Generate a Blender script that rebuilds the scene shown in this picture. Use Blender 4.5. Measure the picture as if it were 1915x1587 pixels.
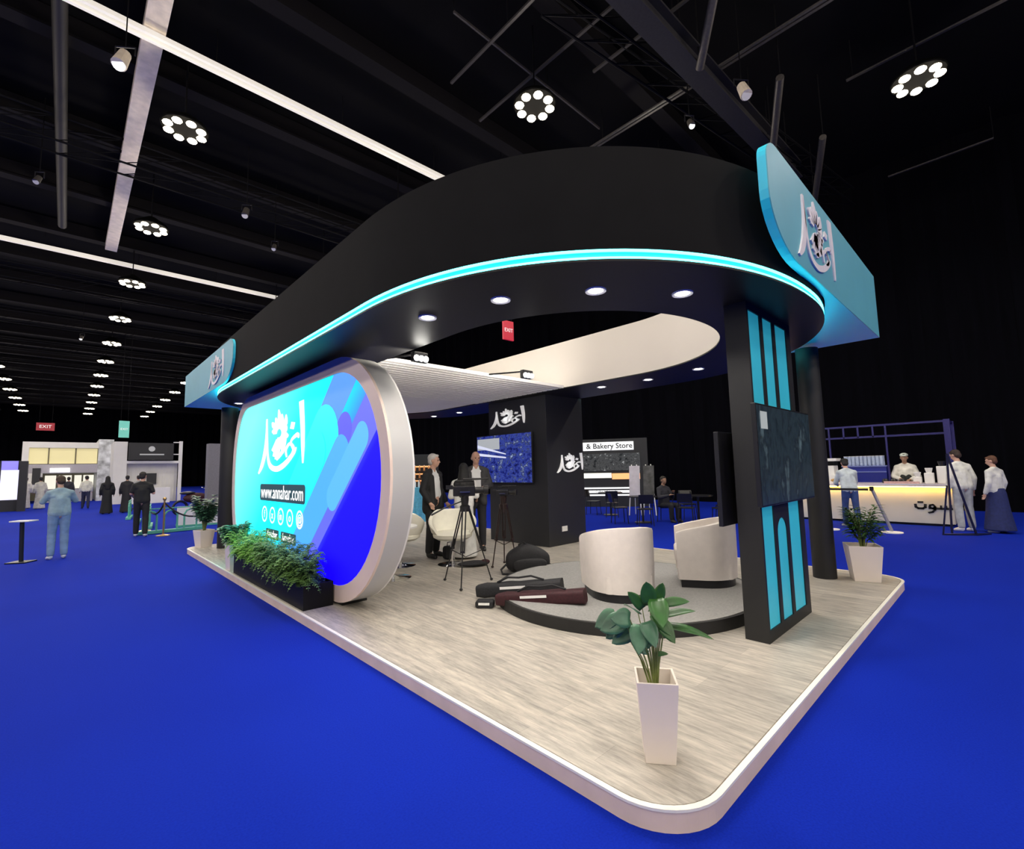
import bpy, bmesh, math, random
from mathutils import Vector, Matrix
random.seed(7)
for o in list(bpy.data.objects): bpy.data.objects.remove(o)
SC = bpy.context.scene
COL = SC.collection
PI = math.pi

# ------------------------------------------------------------------ camera
cam_d = bpy.data.cameras.new('camera'); cam = bpy.data.objects.new('camera', cam_d); COL.objects.link(cam)
cam_d.sensor_fit = 'HORIZONTAL'; cam_d.sensor_width = 36.0
cam_d.lens = 879.0 / 1915.0 * 36.0
cam_d.clip_start = 0.05; cam_d.clip_end = 300
cam.matrix_world = Matrix(((0.72679654, -0.04871526, -0.68512307, 0.0),
                           (-0.68648363, -0.08422101, -0.72225137, 0.0),
                           (-0.02251709, 0.99525557, -0.09465377, 1.6),
                           (0, 0, 0, 1)))
SC.camera = cam
# ------------------------------------------------------------------ world, exposure
W = bpy.data.worlds.new('hall_air'); SC.world = W; W.use_nodes = True
W.node_tree.nodes['Background'].inputs[0].default_value = (0.45, 0.55, 1.0, 1)
W.node_tree.nodes['Background'].inputs[1].default_value = 0.006
vs = SC.view_settings
vs.view_transform = 'Standard'; vs.look = 'None'; vs.gamma = 1.0; vs.use_curve_mapping = False
vs.exposure = 0.0
HALL_W = 470.0     # each high bay lamp
DOWN_W = 74.0       # each canopy downlight
SCREEN_E = 1.7     # media wall
STRIP_E = 3.2

# ------------------------------------------------------------------ materials
MATS = {}
def M(name, col=(0.5, 0.5, 0.5), rough=0.6, metal=0.0, emit=None, es=1.0, var=0.0, scale=20.0, bump=0.0, spec=0.5, stretch=None, trans=0.0):
    if name in MATS: return MATS[name]
    m = bpy.data.materials.new(name); m.use_nodes = True
    nt = m.node_tree; b = nt.nodes['Principled BSDF']
    b.inputs['Roughness'].default_value = rough; b.inputs['Metallic'].default_value = metal
    b.inputs['Specular IOR Level'].default_value = spec
    b.inputs['Base Color'].default_value = (*col, 1)
    if trans: b.inputs['Transmission Weight'].default_value = trans
    if var or bump:
        tc = nt.nodes.new('ShaderNodeTexCoord'); mp = nt.nodes.new('ShaderNodeMapping')
        nt.links.new(tc.outputs['Object'], mp.inputs['Vector'])
        if stretch: mp.inputs['Scale'].default_value = stretch
        nz = nt.nodes.new('ShaderNodeTexNoise'); nz.inputs['Scale'].default_value = scale; nz.inputs['Detail'].default_value = 5
        nt.links.new(mp.outputs[0], nz.inputs['Vector'])
        if var:
            r = nt.nodes.new('ShaderNodeValToRGB')
            r.color_ramp.elements[0].position = 0.3; r.color_ramp.elements[1].position = 0.7
            r.color_ramp.elements[0].color = (*[max(0, c * (1 - var)) for c in col], 1)
            r.color_ramp.elements[1].color = (*[min(1, c * (1 + var)) for c in col], 1)
            nt.links.new(nz.outputs['Fac'], r.inputs[0]); nt.links.new(r.outputs[0], b.inputs['Base Color'])
        if bump:
            bp = nt.nodes.new('ShaderNodeBump'); bp.inputs['Strength'].default_value = bump; bp.inputs['Distance'].default_value = 0.01
            nt.links.new(nz.outputs['Fac'], bp.inputs['Height']); nt.links.new(bp.outputs[0], b.inputs['Normal'])
    if emit:
        b.inputs['Emission Color'].default_value = (*emit, 1); b.inputs['Emission Strength'].default_value = es
    MATS[name] = m
    return m

def wood_mat():
    m = bpy.data.materials.new('laminate_planks'); m.use_nodes = True; nt = m.node_tree; N = nt.nodes; L = nt.links
    b = N['Principled BSDF']; b.inputs['Roughness'].default_value = 0.42
    tc = N.new('ShaderNodeTexCoord'); mp = N.new('ShaderNodeMapping'); mp.inputs['Rotation'].default_value = (0, 0, PI / 2)
    L.new(tc.outputs['Object'], mp.inputs[0])
    br = N.new('ShaderNodeTexBrick'); br.inputs['Scale'].default_value = 1.0; br.inputs['Brick Width'].default_value = 1.25
    br.inputs['Row Height'].default_value = 0.19; br.inputs['Mortar Size'].default_value = 0.0012; br.inputs['Mortar Smooth'].default_value = 0.6
    br.inputs['Color1'].default_value = (0.50, 0.465, 0.415, 1); br.inputs['Color2'].default_value = (0.40, 0.375, 0.34, 1)
    br.inputs['Mortar'].default_value = (0.28, 0.26, 0.23, 1); br.offset = 0.37
    L.new(mp.outputs[0], br.inputs['Vector'])
    mp2 = N.new('ShaderNodeMapping'); mp2.inputs['Scale'].default_value = (14, 1.6, 1)
    L.new(tc.outputs['Object'], mp2.inputs[0])
    nz = N.new('ShaderNodeTexNoise'); nz.inputs['Scale'].default_value = 2.2; nz.inputs['Detail'].default_value = 8; nz.inputs['Roughness'].default_value = 0.72
    L.new(mp2.outputs[0], nz.inputs['Vector'])
    rp = N.new('ShaderNodeValToRGB'); rp.color_ramp.elements[0].position = 0.30; rp.color_ramp.elements[1].position = 0.66
    rp.color_ramp.elements[0].color = (0.50, 0.50, 0.50, 1); rp.color_ramp.elements[1].color = (1.2, 1.18, 1.14, 1)
    L.new(nz.outputs['Fac'], rp.inputs[0])
    mx = N.new('ShaderNodeMix'); mx.data_type = 'RGBA'; mx.blend_type = 'MULTIPLY'; mx.inputs['Factor'].default_value = 1.0
    L.new(br.outputs['Color'], mx.inputs['A']); L.new(rp.outputs[0], mx.inputs['B']); L.new(mx.outputs['Result'], b.inputs['Base Color'])
    return m

def carpet_mat(name, c1, c2, scale=900.0, big=0.25):
    m = bpy.data.materials.new(name); m.use_nodes = True; nt = m.node_tree; N = nt.nodes; L = nt.links
    b = N['Principled BSDF']; b.inputs['Roughness'].default_value = 0.95; b.inputs['Specular IOR Level'].default_value = 0.1
    pass
    tc = N.new('ShaderNodeTexCoord')
    nz = N.new('ShaderNodeTexNoise'); nz.inputs['Scale'].default_value = scale / 10; nz.inputs['Detail'].default_value = 6
    n2 = N.new('ShaderNodeTexNoise'); n2.inputs['Scale'].default_value = big; n2.inputs['Detail'].default_value = 3
    L.new(tc.outputs['Object'], nz.inputs['Vector']); L.new(tc.outputs['Object'], n2.inputs['Vector'])
    ad = N.new('ShaderNodeMath'); ad.operation = 'ADD'; L.new(nz.outputs['Fac'], ad.inputs[0]); L.new(n2.outputs['Fac'], ad.inputs[1])
    rp = N.new('ShaderNodeValToRGB'); rp.color_ramp.elements[0].position = 0.35; rp.color_ramp.elements[1].position = 0.65
    ml = N.new('ShaderNodeMath'); ml.operation = 'MULTIPLY'; ml.inputs[1].default_value = 0.5; L.new(ad.outputs[0], ml.inputs[0])
    rp.color_ramp.elements[0].color = (*c1, 1); rp.color_ramp.elements[1].color = (*c2, 1)
    L.new(ml.outputs[0], rp.inputs[0]); L.new(rp.outputs[0], b.inputs['Base Color'])
    bp = N.new('ShaderNodeBump'); bp.inputs['Strength'].default_value = 0.3; bp.inputs['Distance'].default_value = 0.005
    L.new(nz.outputs['Fac'], bp.inputs['Height']); L.new(bp.outputs[0], b.inputs['Normal'])
    return m

WOOD = wood_mat()
BLUE = carpet_mat('blue_exhibition_carpet', (0.0016, 0.013, 0.27), (0.0026, 0.021, 0.38))
GREYC = carpet_mat('grey_stage_carpet', (0.22, 0.22, 0.22), (0.33, 0.32, 0.31), 500)
BLK = M('black_matte_paint', (0.009, 0.009, 0.0095), 0.55, var=0.15, scale=3)
BLKF = M('black_fascia_fabric', (0.0072, 0.0070, 0.0073), 0.85, spec=.12, var=0.1, scale=4)
SOF = M('black_soffit', (0.008, 0.008, 0.0085), 0.45, spec=.25, var=0.1, scale=4)
DRAPE = M('black_drape', (0.0016, 0.0016, 0.003), 0.95, spec=.05, var=0.3, scale=2, stretch=(6, 6, .3))
CEIL = M('black_ceiling_paint', (0.0022, 0.0022, 0.003), 0.9, spec=.1, var=0.3, scale=.6)
STEEL = M('dark_truss_steel', (0.006, 0.006, 0.007), 0.7, 0.0, spec=.1, var=0.2, scale=6)
LSTEEL = M('pale_galvanised_steel', (0.80, 0.70, 0.56), 0.5, 0.1, var=0.15, scale=5)
WHITE = M('white_laminate', (0.82, 0.73, 0.66), 0.45, var=0.03, scale=3)
WHT2 = M('white_painted_panel', (0.80, 0.79, 0.77), 0.6, var=0.03, scale=2)
KERB = M('cream_deck_edging', (0.76, 0.60, 0.50), 0.5, var=0.08, scale=4)
KERBT = M('pale_deck_edge_trim', (0.85, 0.82, 0.74), 0.35, var=0.03, scale=6)
LEATH = M('white_leather', (0.72, 0.66, 0.61), 0.5, var=0.04, scale=12, bump=0.1)
LEATH2 = M('cream_swivel_leather', (0.74, 0.72, 0.62), 0.45, var=0.04, scale=12)
TEAL = M('teal_backlit_acrylic', (0.035, 0.35, 0.45), 0.4, var=0.08, scale=2.5, emit=(.02, .30, .40), es=.55)
TEALS = M('teal_sign_paint', (0.10, 0.40, 0.50), 0.5, var=0.04, scale=2)
TEALE = M('cyan_glow_sign_edge', (0.03, 0.62, 0.85), 0.4)  # glow of the light strip on underside and edge put into the cyan
CHROME = M('chrome', (0.8, 0.8, 0.82), 0.12, 1.0, bump=0.02)
SILV = M('silver_white_lettering', (0.80, 0.74, 0.78), 0.5, 0.0, var=0.03)
WLET = M('white_lettering', (0.86, 0.86, 0.86), 0.5, emit=(1, 1, 1), es=0.25)
PLAST = M('black_plastic', (0.012, 0.012, 0.014), 0.35, bump=0.05)
FABB = M('black_nylon', (0.012, 0.012, 0.015), 0.75, var=0.3, scale=60, bump=0.2)
FABR = M('maroon_nylon', (0.035, 0.004, 0.008), 0.7, var=0.3, scale=40, bump=0.2)
SOIL = M('dark_soil', (0.02, 0.013, 0.008), 0.95, var=0.5, scale=60, bump=0.6)
LEAF = M('glossy_dark_leaf', (0.030, 0.11, 0.022), 0.35, var=0.5, scale=7)
LEAF2 = M('blue_green_leaf', (0.05, 0.14, 0.08), 0.35, var=0.5, scale=9)
FERN1 = M('bright_fern', (0.24, 0.52, 0.10), 0.5, var=0.45, scale=9)
FERN2 = M('dark_fern', (0.13, 0.26, 0.07), 0.5, var=0.5, scale=9)
STEM = M('green_stem', (0.16, 0.20, 0.05), 0.5, var=0.3, scale=20)
STEMD = M('brown_stem', (0.05, 0.035, 0.02), 0.6, var=0.3, scale=20)
LAMPG = M('led_lens_warm', (1, 1, 1), 0.3, emit=(1.0, 0.88, 0.66), es=8)
HOUS = M('lamp_housing_black', (.002, .002, .002), .9, spec=.05)
LAMPW = M('led_lens_white', (1, 1, 1), 0.3, emit=(1.0, 0.97, 0.90), es=22)
GLOWW = M('glowing_white_acrylic', (1, 1, 1), 0.4, emit=(1, 1, 1), es=1.6)
LEDC = M('cyan_led_tube', (0.2, 0.9, 0.95), 0.3, emit=(0.12, 1.0, 0.95), es=STRIP_E * 1.6)
LEDM = M('cyan_led_channel', (0.02, 0.45, 0.5), 0.4, emit=(0.0, 0.55, 0.66), es=STRIP_E * 0.25)

# ------------------------------------------------------------------ mesh helpers
class MB:
    def __init__(s): s.v = []; s.f = []; s.mi = []; s.cur = 0
    def add(s, vs, fs):
        n = len(s.v); s.v += [tuple(v) for v in vs]; s.f += [tuple(i + n for i in f) for f in fs]; s.mi += [s.cur] * len(fs); return s
    def box(s, c, d, rz=0.0, R=None):
        hx, hy, hz = d[0] / 2, d[1] / 2, d[2] / 2
        R = R or Matrix.Rotation(rz, 3, 'Z'); c = Vector(c)
        vs = [c + R @ Vector((x * hx, y * hy, z * hz)) for z in (-1, 1) for y in (-1, 1) for x in (-1, 1)]
        return s.add(vs, [(0, 2, 3, 1), (4, 5, 7, 6), (0, 1, 5, 4), (2, 6, 7, 3), (0, 4, 6, 2), (1, 3, 7, 5)])
    def bb(s, a, b):
        return s.box([(a[i] + b[i]) / 2 for i in range(3)], [abs(b[i] - a[i]) for i in range(3)])
    def bar(s, p, q, w, h=None):
        p, q = Vector(p), Vector(q); h = h or w; d = q - p
        if d.length < 1e-6: return s
        R = d.to_track_quat('Z', 'Y').to_matrix()
        return s.box((p + q) / 2, (w, h, d.length), R=R)
    def tube(s, pts, r, n=8, cap=True):
        pts = [Vector(p) for p in pts]; rr = r if isinstance(r, (list, tuple)) else [r] * len(pts)
        base = len(s.v); vs = []; up = None
        for i, p in enumerate(pts):
            t = (pts[min(i + 1, len(pts) - 1)] - pts[max(i - 1, 0)]).normalized()
            if up is None: up = t.orthogonal().normalized()
            up = (up - t * up.dot(t)); up = up.normalized() if up.length > 1e-6 else t.orthogonal().normalized()
            w = t.cross(up)
            for k in range(n):
                a = 2 * PI * k / n; vs.append(p + (up * math.cos(a) + w * math.sin(a)) * rr[i])
        fs = [(i * n + k, i * n + (k + 1) % n, (i + 1) * n + (k + 1) % n, (i + 1) * n + k) for i in range(len(pts) - 1) for k in range(n)]
        if cap: fs += [tuple(range(n - 1, -1, -1)), tuple((len(pts) - 1) * n + k for k in range(n))]
        return s.add(vs, fs)
    def lathe(s, prof, c=(0, 0, 0), n=24, cap=True, sx=1, sy=1):
        vs = [(c[0] + r * sx * math.cos(2 * PI * k / n), c[1] + r * sy * math.sin(2 * PI * k / n), c[2] + z) for r, z in prof for k in range(n)]
        fs = [(i * n + k, i * n + (k + 1) % n, (i + 1) * n + (k + 1) % n, (i + 1) * n + k) for i in range(len(prof) - 1) for k in range(n)]
        if cap: fs += [tuple(range(n - 1, -1, -1)), tuple((len(prof) - 1) * n + k for k in range(n))]
        return s.add(vs, fs)
    def cyl(s, c, r, h, n=20): return s.lathe([(r, 0), (r, h)], c, n)
    def prism(s, poly, fn, d0, d1):
        """poly of (u,v); fn(u,v,d) -> point"""
        n = len(poly); vs = [fn(u, v, d0) for u, v in poly] + [fn(u, v, d1) for u, v in poly]
        fs = [tuple(range(n - 1, -1, -1)), tuple(range(n, 2 * n))] + [(i, (i + 1) % n, n + (i + 1) % n, n + i) for i in range(n)]
        return s.add(vs, fs)
    def ell(s, c, r, n=12, m=8, R=None):
        vs = []; fs = []; c = Vector(c); R = R or Matrix.Identity(3)
        for i in range(m + 1):
            a = PI * i / m
            for k in range(n):
                b = 2 * PI * k / n
                vs.append(c + R @ Vector((r[0] * math.sin(a) * math.cos(b), r[1] * math.sin(a) * math.sin(b), r[2] * math.cos(a))))
        for i in range(m):
            for k in range(n): fs.append((i * n + k, (i + 1) * n + k, (i + 1) * n + (k + 1) % n, i * n + (k + 1) % n))
        return s.add(vs, fs)
    def ring(s, outer, inner, z0, z1):
        """closed ring slab between two outlines of equal count"""
        n = len(outer)
        vs = [(x, y, z0) for x, y in outer] + [(x, y, z0) for x, y in inner] + [(x, y, z1) for x, y in outer] + [(x, y, z1) for x, y in inner]
        fs = []
        for i in range(n):
            j = (i + 1) % n
            fs += [(i, n + i, n + j, j), (2 * n + i, 2 * n + j, 3 * n + j, 3 * n + i), (i, j, 2 * n + j, 2 * n + i), (n + i, 3 * n + i, 3 * n + j, n + j)]
        return s.add(vs, fs)
    def xf(s, mat):
        s.v = [tuple(mat @ Vector(v)) for v in s.v]; return s

def wm(o):
    m = Matrix.Identity(4)
    while o is not None:
        m = (Matrix.Translation(o.location) @ o.rotation_euler.to_matrix().to_4x4() @ Matrix.Diagonal((*o.scale, 1))) @ m
        o = o.parent
    return m

def build(name, mb, mat, parent=None, world=False, smooth=False, bevel=0.0, label=None):
    vs = mb.v
    if world and parent is not None:
        inv = wm(parent).inverted(); vs = [tuple(inv @ Vector(v)) for v in vs]
    me = bpy.data.meshes.new(name); me.from_pydata(vs, [], mb.f); me.update()
    mats = mat if isinstance(mat, (list, tuple)) else [mat]
    for m in mats: me.materials.append(m)
    if len(mats) > 1:
        for p, i in zip(me.polygons, mb.mi): p.material_index = i
    bm = bmesh.new(); bm.from_mesh(me); bmesh.ops.recalc_face_normals(bm, faces=bm.faces); bm.to_mesh(me); bm.free()
    if smooth:
        for p in me.polygons: p.use_smooth = True
        try: me.set_sharp_from_angle(angle=math.radians(40))
        except Exception: pass
    o = bpy.data.objects.new(name, me); COL.objects.link(o)
    if parent is not None: o.parent = parent
    if bevel:
        b = o.modifiers.new('bevel', 'BEVEL'); b.width = bevel; b.segments = 3; b.limit_method = 'ANGLE'; b.angle_limit = math.radians(40)
    if label: o['label'] = label
    return o

def thing(name, label, cat, loc=(0, 0, 0), rz=0.0, group=None):
    o = bpy.data.objects.new(name, None); COL.objects.link(o); o.location = loc; o.rotation_euler = (0, 0, rz)
    o['label'] = label; o['category'] = cat
    if group: o['group'] = group
    return o
def tag(o, label, cat, group=None):
    o['label'] = label; o['category'] = cat
    if group: o['group'] = group
    return o
def struct(name, mb, mat, **k):
    o = build(name, mb, mat, **k); o['kind'] = 'structure'; return o
def dup(o, loc=None, rz=None, label=None, parent=None, group=None):
    c = o.copy(); COL.objects.link(c)
    if parent is not None: c.parent = parent
    for ch in list(o.children): dup(ch, parent=c)
    if loc is not None: c.location = loc
    if rz is not None: c.rotation_euler = (0, 0, rz)
    if label: c['label'] = label
    if group: c['group'] = group
    return c
def lamp(kind, loc, power, color, parent=None, size=0.1, angle=None, rot=(0, 0, 0), blend=0.6):
    d = bpy.data.lights.new('light', kind); d.energy = power; d.color = color
    if kind == 'AREA': d.shape = 'DISK'; d.size = size
    else: d.shadow_soft_size = size
    if kind == 'SPOT': d.spot_size = angle; d.spot_blend = blend
    o = bpy.data.objects.new('light', d); COL.objects.link(o); o.location = loc; o.rotation_euler = rot
    if parent is not None: o.parent = parent
    return o

def rrect(x0, x1, y0, y1, r, n=8):
    r = min(r, (x1 - x0) / 2, (y1 - y0) / 2); pts = []
    for cx, cy, a in ((x1 - r, y0 + r, -90), (x1 - r, y1 - r, 0), (x0 + r, y1 - r, 90), (x0 + r, y0 + r, 180)):
        for k in range(n + 1):
            t = math.radians(a + 90 * k / n); pts.append((cx + r * math.cos(t), cy + r * math.sin(t)))
    return pts

def text(name, s, size, mat, parent, origin, u, v, extrude=0.005, align='CENTER', sx=1.0, bold=0.0):
    """lettering as a mesh; u = reading direction, v = up"""
    c = bpy.data.curves.new(name, 'FONT'); c.body = s; c.size = size; c.extrude = extrude; c.align_x = align; c.align_y = 'CENTER'; c.resolution_u = 3; c.offset = bold
    t = bpy.data.objects.new(name, c); COL.objects.link(t); bpy.context.view_layer.update()
    me = bpy.data.meshes.new_from_object(t.evaluated_get(bpy.context.evaluated_depsgraph_get()))
    bpy.data.objects.remove(t)
    u, v = Vector(u).normalized(), Vector(v).normalized(); w = u.cross(v); o3 = Vector(origin)
    inv = wm(parent).inverted() if parent is not None else Matrix.Identity(4)
    for q in me.vertices: q.co = inv @ (o3 + u * q.co.x * sx + v * q.co.y + w * q.co.z)
    me.materials.clear(); me.materials.append(mat)
    o = bpy.data.objects.new(name, me); COL.objects.link(o)
    if parent is not None: o.parent = parent
    return o

# calligraphy wordmark in a 0..1 x 0..1 box
def strokes_mb(fn, d0, d1):
    mb = MB()
    def stroke(pts, ws):
        P = [Vector((p[0], p[1], 0)) for p in pts]
        # smooth by Catmull-Rom
        Q = []; WW = []
        for i in range(len(P) - 1):
            p0, p1, p2, p3 = P[max(i - 1, 0)], P[i], P[i + 1], P[min(i + 2, len(P) - 1)]
            for k in range(4):
                t = k / 4; Q.append(0.5 * ((2 * p1) + (p2 - p0) * t + (2 * p0 - 5 * p1 + 4 * p2 - p3) * t * t + (3 * p1 - p0 - 3 * p2 + p3) * t ** 3))
                WW.append(ws[i] * (1 - t) + ws[i + 1] * t)
        Q.append(P[-1]); WW.append(ws[-1])
        L_, R_ = [], []
        for i, q in enumerate(Q):
            t = (Q[min(i + 1, len(Q) - 1)] - Q[max(i - 1, 0)]).normalized(); nrm = Vector((-t.y, t.x, 0))
            L_.append(q + nrm * WW[i] / 2); R_.append(q - nrm * WW[i] / 2)
        for i in range(len(Q) - 1):
            quad = [(a.x, a.y) for a in (L_[i], L_[i + 1], R_[i + 1], R_[i])]
            mb.prism(quad, fn, d0, d1)
    stroke([(0.92, 0.97), (0.95, 0.62), (0.96, 0.36), (0.965, 0.14)], [0.085, 0.075, 0.06, 0.02])
    stroke([(0.19, 0.86), (0.20, 0.60), (0.17, 0.34), (0.10, 0.14), (0.02, 0.02)], [0.015, 0.055, 0.08, 0.075, 0.03])
    stroke([(0.21, 0.86), (0.225, 0.50), (0.25, 0.25), (0.32, 0.12), (0.45, 0.08), (0.58, 0.12), (0.70, 0.20), (0.80, 0.30), (0.84, 0.36)],
           [0.01, 0.03, 0.05, 0.075, 0.08, 0.08, 0.07, 0.06, 0.015])
    stroke([(0.66, 0.24), (0.64, 0.34), (0.71, 0.42), (0.79, 0.36), (0.76, 0.27), (0.70, 0.24)], [0.03, 0.04, 0.045, 0.045, 0.04, 0.02])
    stroke([(0.80, 0.30), (0.74, 0.45), (0.86, 0.53), (0.88, 0.48)], [0.02, 0.035, 0.06, 0.02])
    stroke([(0.75, 0.62), (0.775, 0.71)], [0.075, 0.075])
    for k in range(11):      # feather cluster, drawn as petals around a small open eye
        a = math.radians(100 - 26 * k + 60); cx, cy = 0.49, 0.60
        r0 = 0.05; r1 = 0.27 if k % 2 else 0.22
        stroke([(cx + r0 * math.cos(a), cy + r0 * 1.25 * math.sin(a)), (cx + 0.6 * r1 * math.cos(a + .12), cy + 0.78 * r1 * math.sin(a + .12)), (cx + 0.72 * r1 * math.cos(a + .25), cy + 1.3 * r1 * math.sin(a + .25))],
               [0.05, 0.085, 0.02])
    for k in range(4):
        a = math.radians(200 + 30 * k); stroke([(0.46, 0.5), (0.45 + 0.11 * math.cos(a), 0.42 + 0.2 * math.sin(a))], [0.07, 0.05])
    stroke([(0.44, 0.22), (0.58, 0.34), (0.64, 0.55)], [0.05, 0.06, 0.03])
    return mb
def wordmark(name, mat, parent, origin, u, v, w, h, depth=0.02, label=None):
    u, v = Vector(u), Vector(v); nrm = u.cross(v); o3 = Vector(origin)
    fn = lambda a, b, d: tuple(o3 + u * a * w + v * b * h + nrm * d)
    return build(name, strokes_mb(fn, 0.0, depth), mat, parent, world=True, label=label)

# ================================================================== the hall
X0, X1, Y0, Y1, HC = -22.0, 20.6, -26.0, 92.0, 12.0
struct('floor', MB().bb((X0, Y0, -0.2), (X1, Y1, 0)), BLUE)
struct('ceiling', MB().bb((X0, Y0, HC), (X1, Y1, HC + 0.3)), CEIL)
def drape(name, p, q, h=HC):
    mb = MB(); p, q = Vector(p), Vector(q); L_ = (q - p).length; n = int(L_ / 0.3); d = (q - p) / n; nm = Vector((-d.y, d.x, 0)).normalized()
    vs = []
    for i in range(n + 1):
        a = p + d * i + nm * (0.10 * math.sin(i * 1.9) + 0.03 * math.sin(i * 5.1)); vs += [(a.x, a.y, 0), (a.x, a.y, h)]
    vs += [(q.x + nm.x * -.4, q.y + nm.y * -.4, 0), (q.x + nm.x * -.4, q.y + nm.y * -.4, h), (p.x + nm.x * -.4, p.y + nm.y * -.4, 0), (p.x + nm.x * -.4, p.y + nm.y * -.4, h)]
    m = len(vs) // 2
    mb.add(vs, [(2 * i, 2 * ((i + 1) % m), 2 * ((i + 1) % m) + 1, 2 * i + 1) for i in range(m)])
    return struct(name, mb, DRAPE)
drape('wall_right', (X1 - .2, Y0 + .3, 0), (X1 - .2, Y1 - .2, 0))
drape('wall_back', (X1 - .8, Y1 - .2, 0), (X0 + .8, Y1 - .2, 0))
drape('wall_left', (X0 + .2, Y1 - .8, 0), (X0 + .2, Y0 + .3, 0))
drape('wall_front', (X0 + .3, Y0 + .2, 0), (X1 - .6, Y0 + .2, 0))

# --- overhead structure
def truss(name, p, q, label, w=0.5, mat=None, step=1.0, loose=False):
    """box truss: four chords and zig-zag lacing"""
    p, q = Vector(p), Vector(q); L_ = (q - p).length; d = (q - p).normalized(); sd = d.cross(Vector((0, 0, 1))).normalized()
    t = thing(name, label, 'truss', p); mb = MB()
    off = [sd * a * w / 2 + Vector((0, 0, b * w / 2)) for a in (-1, 1) for b in (-1, 1)]
    for o in off: mb.tube([p + o, q + o], 0.03, 6)
    build('chord', mb, mat or STEEL, t, world=True)
    mb = MB(); n = int(L_ / step)
    for i in range(n):
        a, b = p + d * (i * step), p + d * ((i + 1) * step)
        for s1, s2 in ((0, 1), (2, 3), (0, 2), (1, 3)):
            mb.tube([a + off[s1], b + off[s2]], 0.014, 5)
    build('lacing', mb, mat or STEEL, t, world=True)
    for i in range(0, n + 1, 8):
        a = p + d * (i * step); build('hanger', MB().tube([a + Vector((0, 0, w / 2)), (a.x, a.y, HC - .001)], 0.012, 5), STEEL, t, world=True)
    return t
GH = 'dark box trusses under the ceiling'
for i, yy in enumerate((17.0, 30.0, 38.0, 46.0, 54.0, 62.0, 70.0, 78.0)):
    nm_ = ['nearest', 'second', 'third', 'fourth', 'fifth', 'sixth', 'seventh', 'farthest'][i]
    truss('roof_truss', (-16, yy, 10.9), (19.6, yy, 10.9), 'dark steel box truss crossing the hall roof, %s of the row over the blue aisle' % nm_, 0.7, step=1.4)
GIRD = M('dark_girder_paint', (.020, .019, .022), .6, var=.2)
t = thing('roof_girder', 'solid dark roof girder crossing above the canopy from the top edge to the teal sign', 'girder', (10, 4, 10.4))
build('web', MB().bar((4.5, 4.25, 10.3), (15.5, 3.75, 10.3), .12, .42), GIRD, t, world=True); build('flange', MB().bar((4.5, 4.25, 10.07), (15.5, 3.75, 10.07), .42, .05), GIRD, t, world=True); build('flange', MB().bar((4.5, 4.25, 10.53), (15.5, 3.75, 10.53), .42, .05), GIRD, t, world=True)
for x in (5.5, 9.0, 12.5, 15.0): build('hanger', MB().tube([(x, 4.25 - (x - 4.5) / 22, 10.55), (x, 4.25 - (x - 4.5) / 22, HC - .001)], .015, 6), STEEL, t, world=True)
truss('roof_truss', (6.2, 5.2, 10.6), (19.2, 3.2, 10.6), 'dark slanting roof truss over the cafe side, above the teal sign box', 0.6)
# double pale glowing tray running across, one thinner farther on, one thick pale duct along
def tray(name, p, q, w, h, label, n=1, mat=LSTEEL, hang=True):
    t = thing(name, label, 'lighting track' if 'track' in name else 'cable tray', p)
    p, q = Vector(p), Vector(q); d = (q - p).normalized(); sd = d.cross(Vector((0, 0, 1)))
    for k in range(n):
        o = sd * (k - (n - 1) / 2) * w * 1.75
        build('rail', MB().bar(p + o, q + o, w, h) if abs(d.y) > .5 else MB().bar(p + o, q + o, h, w), mat, t, world=True)
    L_ = (q - p).length
    for i in range(int(L_ / 3) + 1):
        a = p + d * i * 3; build('hanger', MB().tube([a + Vector((0, 0, h / 2)), (a.x, a.y, HC - .001)], 0.012, 5), STEEL, t, world=True)
    return t
LIN = M('glowing_cream_rail', (.7, .68, .62), .5, emit=(1.0, .93, .80), es=.55)  # tray rails given a cream emission to keep them bright
tray('pale_glow_track', (-3.92, 11.88, 11.00), (13.99, 11.88, 11.00), 0.105, 0.080, 'pale double glowing track crossing the ceiling from the upper left to the canopy', 2, LIN)
tray('pale_glow_track', (-10.07, 26.19, 11.00), (13.99, 26.19, 11.00), 0.179, 0.090, 'thin pale glowing track crossing the ceiling farther down the aisle', 1, LIN)
tray('air_duct', (0.93, 8.06, 11.28), (0.93, 25.29, 11.28), 0.380, 0.291, 'pale rectangular duct running lengthwise between the two pale glowing tracks', 1)
DKT = M('dim_grey_track', (0.075, 0.068, 0.062), 0.5, 0.2, var=.2)
PIPE = M('dark_brown_pipe', (0.005, 0.004, 0.0035), 0.6, var=.2)
tray('lighting_track', (10.85, 1.34, 11.00), (10.85, 8.50, 11.00), 0.061, 0.040, 'grey lighting track above the canopy, left one of the three parallel tracks', 2, DKT)
tray('lighting_track', (13.60, -1.12, 11.00), (13.60, 2.01, 11.00), 0.061, 0.040, 'grey lighting track beside the ring lamp at the upper right', 1, DKT)
tray('lighting_track', (19.42, -0.45, 11.00), (19.42, 2.01, 11.00), 0.061, 0.040, 'short grey lighting track at the far right below the ring lamp', 1, DKT)
tray('cable_tray', (5.60, 7.44, 11.45), (10.85, 7.44, 11.45), 0.054, 0.040, 'dim grey cable tray passing the ring lamp over the middle of the canopy', 1, DKT)
DIMT = M('very_dim_track', (.03, .027, .026), .6)
for x, y0, y1, w_ in ((6.3, .5, 8.5, 'left'), (7.6, 1.0, 9.0, 'middle'), (8.6, 1.0, 6.0, 'right')): tray('lighting_track', (x, y0, 10.9), (x, y1, 10.9), .06, .05, 'very dim thin track over the middle of the canopy, %s one of three' % w_, 1, DIMT)
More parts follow.
